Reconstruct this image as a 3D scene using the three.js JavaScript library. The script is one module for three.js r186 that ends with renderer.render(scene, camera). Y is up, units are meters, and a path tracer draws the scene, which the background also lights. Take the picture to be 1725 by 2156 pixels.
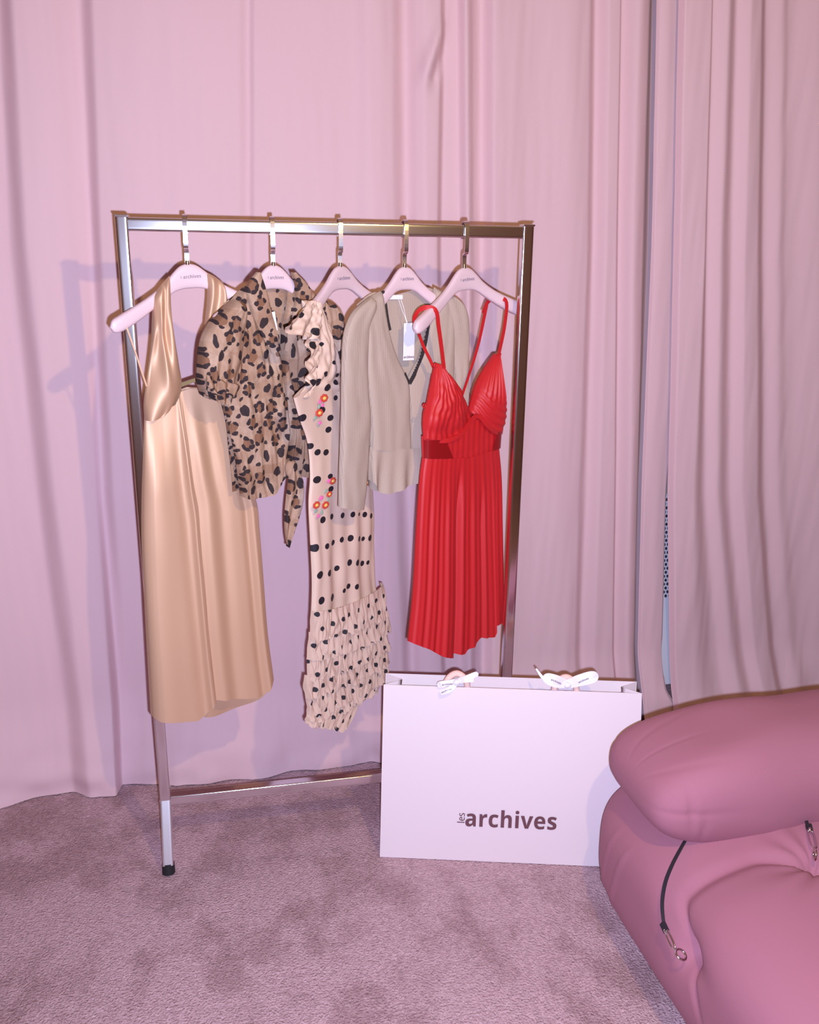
import * as THREE from 'three';
import { mergeGeometries, mergeVertices } from 'three/addons/utils/BufferGeometryUtils.js';
import { RoundedBoxGeometry } from 'three/addons/geometries/RoundedBoxGeometry.js';
import { TextGeometry } from 'three/addons/geometries/TextGeometry.js';
import { FontLoader } from 'three/addons/loaders/FontLoader.js';
import { ImprovedNoise } from 'three/addons/math/ImprovedNoise.js';

// ---------------------------------------------------------------- camera, light, exposure
const scene = new THREE.Scene();
const D = Math.PI / 180;
const camera = new THREE.PerspectiveCamera(2 * Math.atan(1078 / 1800) / D, 1725 / 2156, 0.05, 30);
camera.position.set(0, 1.5, 0);
camera.rotation.order = 'YXZ';
camera.rotation.set(-15.79 * D, 0, 0.70 * D);
const renderer = new THREE.WebGLRenderer({ antialias: true });
renderer.toneMapping = THREE.LinearToneMapping;
renderer.toneMappingExposure = 1.0;
renderer.shadowMap.enabled = true;
scene.background = new THREE.Color(0x120c0c);

// the flash of the compact camera, just right of and below its lens
const flash = new THREE.SpotLight(new THREE.Color().setRGB(0.90, 1.02, 1.45), 12.3, 0, 66 * D, 0.6, 2);
flash.position.set(0.026, 1.453, -0.02);
flash.target.position.set(0.0, 0.98, -2.0);
flash.castShadow = true; flash.shadow.radius = 0.5; flash.shadow.mapSize.set(2048, 2048);
scene.add(flash, flash.target);
const LAMP = [0.43, 2.0, -0.5];

// ---------------------------------------------------------------- helpers
let seed = 7;
const rnd = () => { seed = (seed * 1664525 + 1013904223) >>> 0; return seed / 4294967296; };
const rr = (a, b) => a + (b - a) * rnd();
const noise = new ImprovedNoise();
const fbm = (x, y, z, n = 4) => { let a = 1, s = 0, f = 1; for (let i = 0; i < n; i++) { s += a * noise.noise(x * f, y * f, z + i * 7.3); a *= 0.5; f *= 2; } return s; };
const clamp = (x, a = 0, b = 1) => Math.max(a, Math.min(b, x));
const smooth = (a, b, x) => { const t = clamp((x - a) / (b - a)); return t * t * (3 - 2 * t); };
const lerp = (a, b, t) => a + (b - a) * t;
const taken = {};
const numbered = n => { const k = taken[n] = (taken[n] ?? -1) + 1; return k ? n + '_' + String(k).padStart(3, '0') : n; };
function mesh(name, geo, mat, parent) { const m = new THREE.Mesh(geo, mat); m.name = name; m.castShadow = m.receiveShadow = true; parent.add(m); return m; }
function thing(name, label, category, pos, yaw = 0, group) {
  const g = new THREE.Group(); g.name = numbered(name); scene.add(g);
  g.position.set(...pos); g.rotation.y = yaw; g.userData = { label, category };
  if (group) g.userData.group = group;
  return g;
}
function struct(name, geo, mat) { const m = mesh(name, geo, mat, scene); m.userData.kind = 'structure'; return m; }
const std = o => new THREE.MeshPhysicalMaterial(Object.assign({ side: THREE.DoubleSide, roughness: 0.8 }, o));
const lin = (r, g, b) => new THREE.Color().setRGB(r, g, b);

// a resampled smooth curve through 2-D points, by arc length
function curve2(pts, soft = true) {
  if (pts.length === 2 || !soft) {
    const L = [0]; for (let i = 1; i < pts.length; i++) L.push(L[i - 1] + Math.hypot(pts[i][0] - pts[i - 1][0], pts[i][1] - pts[i - 1][1]));
    const T = L[L.length - 1] || 1;
    return t => { const d = clamp(t) * T; let i = 1; while (i < pts.length - 1 && L[i] < d) i++; const k = (d - L[i - 1]) / ((L[i] - L[i - 1]) || 1); return [lerp(pts[i - 1][0], pts[i][0], k), lerp(pts[i - 1][1], pts[i][1], k)]; };
  }
  const c = new THREE.CatmullRomCurve3(pts.map(p => new THREE.Vector3(p[0], p[1], 0)), false, 'centripetal');
  return curve2(c.getPoints(120).map(p => [p.x, p.y]), false);
}
// Coons patch spanned by four outlines of a piece of cloth
function coons(L, R, T, B, softB = true) {
  const l = curve2(L), r = curve2(R), t0 = curve2(T, softB), b = curve2(B, softB);
  const c00 = l(0), c01 = l(1), c10 = r(0), c11 = r(1);
  return (s, t) => { const a = l(t), q = r(t), u = t0(s), w = b(s), o = [0, 0];
    for (let k = 0; k < 2; k++) o[k] = (1 - s) * a[k] + s * q[k] + (1 - t) * u[k] + t * w[k] - ((1 - s) * (1 - t) * c00[k] + s * (1 - t) * c10[k] + (1 - s) * t * c01[k] + s * t * c11[k]);
    return o; };
}
const CURV = 0.025;
const mid = u => CURV * Math.min((u / 0.19) ** 2, 1.6);          // hangers are bowed forward, and so is what hangs on them
function sheet(f, nu, nv, zf, flip = false) {
  const P = [], U = [], I = [];
  for (let j = 0; j <= nv; j++) for (let i = 0; i <= nu; i++) {
    const s = i / nu, t = j / nv, [u, v] = f(s, t), z = zf(s, t, u, v);
    if (Array.isArray(z)) P.push(...z); else P.push(u, v, z + mid(u));
    U.push(u, v);
  }
  for (let j = 0; j < nv; j++) for (let i = 0; i < nu; i++) { const a = j * (nu + 1) + i, b = a + 1, c = a + nu + 1, d = c + 1; flip ? I.push(a, b, c, b, d, c) : I.push(a, c, b, b, c, d); }
  const g = new THREE.BufferGeometry();
  g.setAttribute('position', new THREE.Float32BufferAttribute(P, 3)); g.setAttribute('uv', new THREE.Float32BufferAttribute(U, 2)); g.setIndex(I);
  g.computeVertexNormals(); return g;
}
const round = s => Math.sqrt(Math.max(0, 1 - (2 * s - 1) ** 2));
// flattened tube of cloth: a front and a back layer that meet along both sides (and over the shoulder when top > 0)
function tube(f, nu, nv, thick, zfold = () => 0, top = 0, zoff = 0, back = 0.6, ex = 0.8) {
  const w = (s, t) => { let k = Math.pow(round(s), ex); if (top) { const q = clamp(t / top); k *= Math.sqrt(1 - (1 - q) ** 2); } return k; };
  const th = (s, t) => typeof thick === 'function' ? thick(s, t) : thick;
  const a = sheet(f, nu, nv, (s, t, u, v) => zoff + th(s, t) * w(s, t) + zfold(s, t, u, v) * Math.min(1, w(s, t) * 1.6));
  const b = sheet(f, nu, nv, (s, t, u, v) => zoff - back * th(s, t) * w(s, t) + 0.5 * zfold(1 - s, t, u + 3.1, v) * Math.min(1, w(s, t) * 1.6), true);
  return mergeGeometries([a, b]);
}
// a flat band of given width and thickness swept along 3-D points, lying in the plane whose normal is up
function band(pts, w, th, n = 24, normal = new THREE.Vector3(0, 0, 1), soft = true, wob) {
  const V = pts.map(p => new THREE.Vector3(p[0], p[1], p[2] ?? 0));
  const c = V.length > 2 && soft ? new THREE.CatmullRomCurve3(V, false, 'centripetal') : null;
  const P = [], I = [], U = []; let len = 0, last;
  for (let i = 0; i <= n; i++) {
    const t = i / n, k = t * (V.length - 1), a = Math.min(V.length - 2, Math.floor(k));
    const p = c ? c.getPoint(t) : V[a].clone().lerp(V[a + 1], k - a);
    const tg = c ? c.getTangent(t) : V[a + 1].clone().sub(V[a]).normalize();
    const nn = typeof normal === 'function' ? normal(t) : normal;
    const sd = tg.clone().cross(nn).normalize(), no = sd.clone().cross(tg).normalize();
    const ww = (typeof w === 'function' ? w(t) : w) / 2; if (last) len += p.distanceTo(last); last = p;
    for (const [x, y] of [[-1, -1], [1, -1], [1, 1], [-1, 1]]) { const q = p.clone().addScaledVector(sd, x * ww + (wob ? wob(t, x) : 0)).addScaledVector(no, y * th / 2); P.push(q.x, q.y, q.z); U.push(len, x * ww); }
  }
  for (let i = 0; i < n; i++) for (let k = 0; k < 4; k++) { const a = i * 4 + k, b = i * 4 + (k + 1) % 4, e = a + 4, d = b + 4; I.push(a, b, e, b, d, e); }
  const e = n * 4; I.push(0, 2, 1, 0, 3, 2, e, e + 1, e + 2, e, e + 2, e + 3);
  let g = new THREE.BufferGeometry(); g.setAttribute('position', new THREE.Float32BufferAttribute(P, 3)); g.setAttribute('uv', new THREE.Float32BufferAttribute(U, 2)); g.setIndex(I);
  g = g.toNonIndexed(); g.computeVertexNormals(); return g;
}
const wire = (pts, r, n = 24, closed = false) => new THREE.TubeGeometry(new THREE.CatmullRomCurve3(pts.map(p => new THREE.Vector3(...p)), closed, 'centripetal'), n, r, 6, closed);
const box = (w, h, d, x = 0, y = 0, z = 0, r = 0.002) => { const g = new RoundedBoxGeometry(w, h, d, 3, Math.min(r, w / 2.01, h / 2.01, d / 2.01)); g.translate(x, y, z); return g; };

// ---------------------------------------------------------------- procedural textures
function dataTex(n, fn, srgb, rep = 1, mirror = false) {
  const a = new Uint8Array(n * n * 4);
  for (let y = 0; y < n; y++) for (let x = 0; x < n; x++) { const c = fn(x / n, y / n), i = (y * n + x) * 4; a[i] = clamp(c[0]) * 255; a[i + 1] = clamp(c[1]) * 255; a[i + 2] = clamp(c[2]) * 255; a[i + 3] = 255; }
  const t = new THREE.DataTexture(a, n, n); t.magFilter = THREE.LinearFilter; t.minFilter = THREE.LinearMipmapLinearFilter; t.generateMipmaps = true;
  t.wrapS = t.wrapT = mirror ? THREE.MirroredRepeatWrapping : THREE.RepeatWrapping; t.repeat.set(rep, rep); if (srgb) t.colorSpace = THREE.SRGBColorSpace; t.needsUpdate = true; return t;
}
function canvasTex(w, h, draw, rx = 1, ry = rx, ox = 0, oy = 0) {
  const c = document.createElement('canvas'); c.width = w; c.height = h; draw(c.getContext('2d'), w, h);
  const t = new THREE.CanvasTexture(c); t.colorSpace = THREE.SRGBColorSpace; t.wrapS = t.wrapT = THREE.RepeatWrapping; t.repeat.set(rx, ry); t.offset.set(ox, oy); t.needsUpdate = true; return t;
}
const rgb = (a, k = 1) => `rgb(${a.map(v => Math.round(clamp(v * k, 0, 255))).join(',')})`;
const weave = dataTex(256, (x, y) => { const v = 0.5 + 0.22 * Math.sin(x * 64 * 6.283) * Math.sin(y * 64 * 6.283) + 0.25 * (rnd() - 0.5); return [v, v, v]; }, false, 18);
const knitBump = dataTex(256, (x, y) => { const v = 0.5 + 0.3 * Math.sin(x * 40 * 6.283) + 0.15 * Math.sin(y * 52 * 6.283) + 0.2 * (rnd() - 0.5); return [v, v, v]; }, false, 9);
const carpetMap = dataTex(1024, (x, y) => {
  const a = fbm(x * 11, y * 11, 3.1, 5), b = fbm(x * 34, y * 24, 9.7, 4), c = fbm(x * 3, y * 3, 21.3, 3);
  const patch = smooth(-0.35, 0.3, a * 0.6 + b * 0.5 + c * 0.25), g = (rnd() - 0.5) * 0.12 + 0.05 * noise.noise(x * 190, y * 190, 2);
  return [lerp(0.67, 0.76, patch) + g, lerp(0.535, 0.625, patch) + g, lerp(0.553, 0.65, patch) + g];
}, true, 1 / 2.6, true);
const carpetBump = dataTex(512, (x, y) => { const v = 0.5 + 0.35 * noise.noise(x * 120, y * 120, 1) + 0.4 * (rnd() - 0.5); return [v, v, v]; }, false, 1.6, true);
const leopardMap = canvasTex(1024, 1024, (g, w, h) => {
  g.fillStyle = 'rgb(168,133,110)'; g.fillRect(0, 0, w, h);
  for (let i = 0; i < 420; i++) { g.fillStyle = rnd() < 0.5 ? 'rgba(214,190,172,0.16)' : 'rgba(142,102,78,0.16)'; g.beginPath(); g.ellipse(rnd() * w, rnd() * h, rr(20, 80), rr(20, 90), rnd() * 3, 0, 7); g.fill(); }
  const blob = (x, y, a, b, rot) => { for (const dx of [0, -w, w]) for (const dy of [0, -h, h]) {
    if (x + dx < -90 || x + dx > w + 90 || y + dy < -90 || y + dy > h + 90) continue;
    g.beginPath(); for (let k = 0; k < 28; k++) { const q = k / 28 * 6.283, m = 1 + 0.13 * Math.sin(q * 2 + x) + 0.09 * Math.sin(q * 3 + y) + 0.05 * Math.sin(q * 5 + x); const px = Math.cos(q) * a * m, py = Math.sin(q) * b * m;
      const X = x + dx + px * Math.cos(rot) - py * Math.sin(rot), Y = y + dy + px * Math.sin(rot) + py * Math.cos(rot); k ? g.lineTo(X, Y) : g.moveTo(X, Y); } g.closePath(); g.fill(); } };
  const n = 14, st = w / n;
  for (let j = 0; j < n; j++) for (let i = 0; i < n; i++) {
    const x = (i + 0.5 + (j % 2 ? 0.5 : 0) + rr(-0.2, 0.2)) * st, y = (j + 0.5 + rr(-0.2, 0.2)) * st, k = rnd(), tilt = rr(-0.5, 0.5);
    if (k < 0.36) { g.fillStyle = 'rgb(50,35,36)'; blob(x, y, rr(11, 17), rr(17, 27), tilt); }
    else { const R = rr(20, 27); g.fillStyle = 'rgb(132,92,68)'; blob(x, y, R * 0.8, R, tilt); g.fillStyle = 'rgb(48,33,35)';
      const m = 3 + Math.floor(rnd() * 3), o = rnd() * 6; for (let q = 0; q < m; q++) { const an = o + q / (m + 0.6) * 6.283 + rr(-0.2, 0.2); blob(x + Math.cos(an) * R * 0.82, y + Math.sin(an) * R * 1.05, rr(6.5, 10), rr(10, 16), an); } }
    if (rnd() < 0.8) { g.fillStyle = 'rgb(54,38,38)'; blob(x + st * 0.5, y + st * rr(0.3, 0.55), rr(5, 9), rr(7, 14), rnd()); }
  }
}, 1.85);
const polkaRandom = canvasTex(512, 512, (g, w, h) => {
  g.fillStyle = 'rgb(212,180,162)'; g.fillRect(0, 0, w, h); g.fillStyle = 'rgb(34,28,36)';
  for (let i = 0; i < 5; i++) for (let j = 0; j < 5; j++) { g.beginPath(); g.ellipse((i + 0.5 + (j % 2) * 0.4 + rr(-0.15, 0.15)) * w / 5 - 12, (j + 0.5) * h / 5, 16, 17, 0, 0, 7); g.fill(); }
}, 5.5);
// printed dots of the dress, at their places on the cloth
const DOTS = [[-0.187,-0.1929,7],[-0.2276,-0.2159,6],[-0.1348,-0.2321,7],[-0.2097,-0.2549,6],[-0.14,-0.2611,7],[-0.1764,-0.2834,5],[-0.1659,-0.2874,5],[-0.1118,-0.2591,3],[-0.0962,-0.2622,4],[-0.0516,-0.3056,4],[-0.1194,-0.3091,3],[-0.0883,-0.3267,4],[-0.0846,-0.3313,3],[-0.0354,-0.3361,4],[-0.1451,-0.3417,7],[-0.1126,-0.3443,7],[-0.0756,-0.36,7],[-0.0413,-0.3518,5],[-0.1673,-0.4168,7],[-0.0946,-0.4094,7],[-0.0639,-0.4311,6],[-0.0402,-0.388,5],[-0.0703,-0.4578,6],[-0.136,-0.4861,6],[-0.1116,-0.5038,6],[-0.0795,-0.5096,6],[-0.1157,-0.5673,7],[-0.0671,-0.5685,5],[-0.1665,-0.6011,6],[-0.0659,-0.5998,6],[-0.1556,-0.6609,8],[-0.1001,-0.6667,7],[-0.0634,-0.6678,6],[-0.0225,-0.6742,6],[0.0168,-0.6808,6],[0.044,-0.6869,4],[0.0688,-0.6935,6],[0.0948,-0.7028,6],[-0.1296,-0.7281,8],[-0.0874,-0.7346,6],[-0.0589,-0.7343,6],[-0.0274,-0.7343,6],[0.0069,-0.7395,7],[0.04,-0.749,6],[0.0615,-0.7555,5],[0.0879,-0.7592,7],[-0.1603,-0.7776,5],[-0.1167,-0.798,8],[-0.0809,-0.8036,7],[-0.0443,-0.8039,6],[0.0005,-0.8009,7],[0.0322,-0.8096,7],[0.0595,-0.8208,6],[0.0808,-0.8238,5],[-0.1581,-0.8383,5],[-0.1123,-0.8646,8],[-0.0681,-0.8715,8],[-0.0217,-0.868,5],[-0.0041,-0.8622,6],[0.0243,-0.8708,6],[-0.1288,-0.8986,6],[-0.0188,-0.9324,7],[0.0218,-0.9344,7],[0.0571,-0.9536,6],[0.068,-0.9518,8],[-0.0096,-0.9833,6],[0.102,-1.011,6],[-0.0761,-0.9472,9],[-0.1711,-0.9277,7],[-0.1488,-0.9529,7],[0.13,-1.029,6]];
const POLKA_U = 0.5, POLKA_V = 1.2;
const polkaMap = canvasTex(1000, 2048, (g, w, h) => {
  g.fillStyle = 'rgb(218,188,170)'; g.fillRect(0, 0, w, h); g.fillStyle = 'rgb(34,28,36)';
  for (const [u, v, q] of DOTS) { g.beginPath(); g.ellipse((u / POLKA_U + 0.5) * w, -v / POLKA_V * h, q * (v < -0.66 ? 0.0013 : 0.0018) / POLKA_U * w, q * 0.00118 / POLKA_V * h, 0, 0, 7); g.fill(); }
}, 1 / POLKA_U, 1 / POLKA_V, 0.5, 0);

// ---------------------------------------------------------------- materials
const M = {
  curtain: std({ color: lin(0.79, 0.54, 0.575), roughness: 0.85, bumpMap: weave, bumpScale: 0.0006, sheen: 0.25, sheenRoughness: 0.5, sheenColor: lin(0.9, 0.62, 0.7) }),
  carpet: std({ map: carpetMap, roughness: 1, bumpMap: carpetBump, bumpScale: 0.006 }),
  wall: std({ color: lin(0.42, 0.26, 0.22), roughness: 0.9 }),
  ceiling: std({ color: lin(0.4, 0.3, 0.27), roughness: 0.9 }),
  chrome: std({ color: lin(0.84, 0.83, 0.85), metalness: 1, roughness: 0.14 }),
  brushed: std({ color: lin(0.9, 0.89, 0.92), metalness: 1, roughness: 0.4 }),
  steel: std({ color: lin(0.8, 0.75, 0.76), metalness: 1, roughness: 0.16 }),
  rubber: std({ color: lin(0.012, 0.012, 0.014), roughness: 0.6 }),
  hanger: std({ color: lin(0.76, 0.56, 0.60), roughness: 0.45, clearcoat: 0.15, clearcoatRoughness: 0.4 }),
  hangerPrint: std({ color: lin(0.3, 0.22, 0.27), roughness: 0.6 }),
  satin: std({ color: lin(0.66, 0.41, 0.265), roughness: 0.54, metalness: 0.35, sheen: 0.3, sheenColor: lin(1, 0.85, 0.75), sheenRoughness: 0.4 }),
  trim: std({ color: lin(0.32, 0.21, 0.08), roughness: 0.6 }),
  leopard: std({ map: leopardMap, roughness: 0.85 }),
  polka: std({ map: polkaMap, roughness: 0.6 }),
  ruffle: std({ map: polkaRandom, roughness: 0.75, transmission: 0.12, thickness: 0 }),
  knit: std({ color: lin(0.49, 0.375, 0.305), roughness: 0.95, bumpMap: knitBump, bumpScale: 0.0008 }),
  lace: std({ color: lin(0.035, 0.025, 0.025), roughness: 0.9, bumpMap: knitBump, bumpScale: 0.001 }),
  red: std({ color: lin(0.54, 0.012, 0.016), roughness: 0.55, sheen: 0.2, sheenColor: lin(1, 0.2, 0.2), sheenRoughness: 0.4 }),
  redSatin: std({ color: lin(0.27, 0.006, 0.008), roughness: 0.35 }),
  paper: std({ color: lin(0.90, 0.77, 0.80), roughness: 0.6, clearcoat: 0.08, clearcoatRoughness: 0.5 }),
  print: std({ color: lin(0.17, 0.07, 0.085), roughness: 0.5 }),
  ribbon: std({ color: lin(0.9, 0.86, 0.93), roughness: 0.4 }),
  cord: std({ color: lin(0.93, 0.62, 0.53), roughness: 0.7 }),
  white: std({ color: lin(0.88, 0.87, 0.92), roughness: 0.6 }),
  black: std({ color: lin(0.02, 0.012, 0.02), roughness: 0.8 }),
  sofa: std({ color: lin(0.40, 0.15, 0.205), roughness: 0.9, bumpMap: weave, bumpScale: 0.0005, sheen: 0.15, sheenColor: lin(0.9, 0.5, 0.6), sheenRoughness: 0.5 }),
  flowerRed: std({ color: lin(0.62, 0.07, 0.04), roughness: 0.8 }), flowerYellow: std({ color: lin(0.85, 0.55, 0.12), roughness: 0.8 }),
  flowerPink: std({ color: lin(0.85, 0.18, 0.45), roughness: 0.8 }), leaf: std({ color: lin(0.30, 0.42, 0.33), roughness: 0.8 }),
};

// ---------------------------------------------------------------- the room
const CY = 13.5 * D;                                             // the room is turned by this much against the view
const room = new THREE.Object3D(); room.position.set(-1.1897, 0, -2.2016); room.rotation.y = CY; room.updateMatrixWorld();
const toRoom = g => g.applyMatrix4(room.matrixWorld);            // x along the curtain, z out into the room
{
  const fl = new THREE.BoxGeometry(5.6, 0.1, 5.0); fl.translate(1.6, -0.05, 2.1);
  { const p = fl.attributes.position, uv = fl.attributes.uv; for (let i = 0; i < p.count; i++) uv.setXY(i, p.getX(i), p.getZ(i)); }
  struct('floor', toRoom(fl), M.carpet);
  struct('ceiling', toRoom(new THREE.BoxGeometry(5.6, 0.1, 5.0).translate(1.6, 2.83, 2.1)), M.ceiling);
  struct('wall_back', toRoom(new THREE.BoxGeometry(5.8, 2.9, 0.1).translate(1.6, 1.4, -0.35)), M.wall);
  struct('wall_front', toRoom(new THREE.BoxGeometry(5.8, 2.9, 0.1).translate(1.6, 1.4, 4.6)), M.wall);
  struct('wall_left', toRoom(new THREE.BoxGeometry(0.1, 2.9, 5.0).translate(-1.25, 1.4, 2.1)), M.wall);
  struct('wall_right', toRoom(new THREE.BoxGeometry(0.1, 2.9, 5.0).translate(4.45, 1.4, 2.1)), M.wall);
}

// ---------------------------------------------------------------- pendant lamp (above the picture; warm light and the soft second shadows)
{
  const t = thing('pendant_lamp', 'small warm bare bulb on a cord hanging from the ceiling', 'lamp', LAMP);
  const bulbMat = std({ color: lin(1, 0.9, 0.75), emissive: lin(1, 0.68, 0.26), emissiveIntensity: 12, roughness: 0.4 });
  mesh('bulb', new THREE.SphereGeometry(0.03, 24, 16), bulbMat, t);
  mesh('socket', new THREE.CylinderGeometry(0.018, 0.02, 0.05, 20).translate(0, 0.052, 0), M.steel, t);
  mesh('cord', new THREE.CylinderGeometry(0.003, 0.003, 0.70, 8).translate(0, 0.427, 0), M.black, t);
  const pl = new THREE.PointLight(new THREE.Color().setRGB(1, 0.72, 0.30), 3.5, 0, 2);
  pl.castShadow = true; pl.shadow.radius = 1; pl.name = 'bulb_light'; t.add(pl);
}

// ---------------------------------------------------------------- curtains
// each fold line: where it runs at four heights on the hanging plane, and how far it stands out (metres)
function foldField(lines) {
  const rows = lines.map(l => ({ p: l.slice(0, 4).sort((a, b) => b[1] - a[1]), d: l[4] }));
  const at = y => rows.map(({ p, d }) => { let i = 0; while (i < 2 && p[i + 1][1] > y) i++; const k = clamp((p[i][1] - y) / (p[i][1] - p[i + 1][1]), -0.6, 1.2);
    return [lerp(p[i][0], p[i + 1][0], k), lerp(d[i], d[i + 1], clamp(k))]; });
  return y => { const a = at(y); for (let i = 1; i < a.length; i++) a[i][0] = Math.max(a[i][0], a[i - 1][0] + 0.004); 
    const tan = a.map((q, i) => { if (!i || i === a.length - 1) return 0; const m0 = (q[1] - a[i - 1][1]) / (q[0] - a[i - 1][0]), m1 = (a[i + 1][1] - q[1]) / (a[i + 1][0] - q[0]); return m0 * m1 <= 0 ? 0 : 2 * m0 * m1 / (m0 + m1); });
    return { a, tan }; };
}
function evalFold({ a, tan }, s) {
  if (s <= a[0][0]) return a[0][1]; const n = a.length; if (s >= a[n - 1][0]) return a[n - 1][1];
  let i = 0; while (a[i + 1][0] < s) i++;
  const h = a[i + 1][0] - a[i][0], t = (s - a[i][0]) / h, t2 = t * t, t3 = t2 * t;
  return (2 * t3 - 3 * t2 + 1) * a[i][1] + (t3 - 2 * t2 + t) * h * tan[i] + (3 * t2 - 2 * t3) * a[i + 1][1] + (t3 - t2) * h * tan[i + 1];
}
const PUCKER = [[1.284,2.111],[1.242,1.989]];
function curtain(label, lines, base, nu, flare, sd) {
  const F = foldField(lines), nv = 130, P = [], U = [], I = [], top = 2.76;
  for (let j = 0; j <= nv; j++) {
    const q = j / nv, y = top * (1 - q) ** 1.25 + 0.003, ff = F(y), s0 = ff.a[0][0], s1 = ff.a[ff.a.length - 1][0];
    for (let i = 0; i <= nu; i++) {
      const s = lerp(s0, s1, i / nu);
      let d = 0.022 + 0.74 * (evalFold(ff, s) - 0.03) + base;
      d += 0.003 * fbm(s * 9 + sd, y * 1.1, sd, 3) + 0.0012 * noise.noise(s * 40, y * 5, sd);
      if (sd < 2) { const k = clamp((PUCKER[0][1] - y) / (PUCKER[0][1] - PUCKER[1][1]), -0.3, 1.3), c = lerp(PUCKER[0][0], PUCKER[1][0], k); d += 0.022 * Math.exp(-(((s - c) / 0.018) ** 2)) * smooth(-0.3, 0.3, k) * smooth(1.3, 0.7, k) - 0.016 * Math.exp(-(((s - c - 0.03) / 0.014) ** 2)) * smooth(0.2, 0.9, k) * smooth(1.3, 1, k); }
      const low = smooth(0.30, 0.0, y); d += low * (0.05 + 0.035 * fbm(s * 3.2, 4 + sd, 0.5, 2)) + low * low * 0.022 * noise.noise(s * 8 + 3, y * 12, sd + 4);
      P.push(s + flare * (i / nu) ** 2 * smooth(0.15, 0.08, y), y, d); U.push(s, y);
    }
  }
  for (let j = 0; j < nv; j++) for (let i = 0; i < nu; i++) { const a = j * (nu + 1) + i, b = a + 1, c = a + nu + 1, d = c + 1; I.push(a, c, b, b, c, d); }
  const g = new THREE.BufferGeometry(); g.setAttribute('position', new THREE.Float32BufferAttribute(P, 3)); g.setAttribute('uv', new THREE.Float32BufferAttribute(U, 2)); g.setIndex(I); g.computeVertexNormals();
  const m = mesh(numbered('curtain'), g, M.curtain, scene); m.position.copy(room.position); m.rotation.y = CY;
  m.userData = { label, category: 'curtain' }; return m;
}
const fold = (p, ...d) => [...p, d.length === 1 ? [d[0], d[0], d[0], d[0]] : d];
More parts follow.
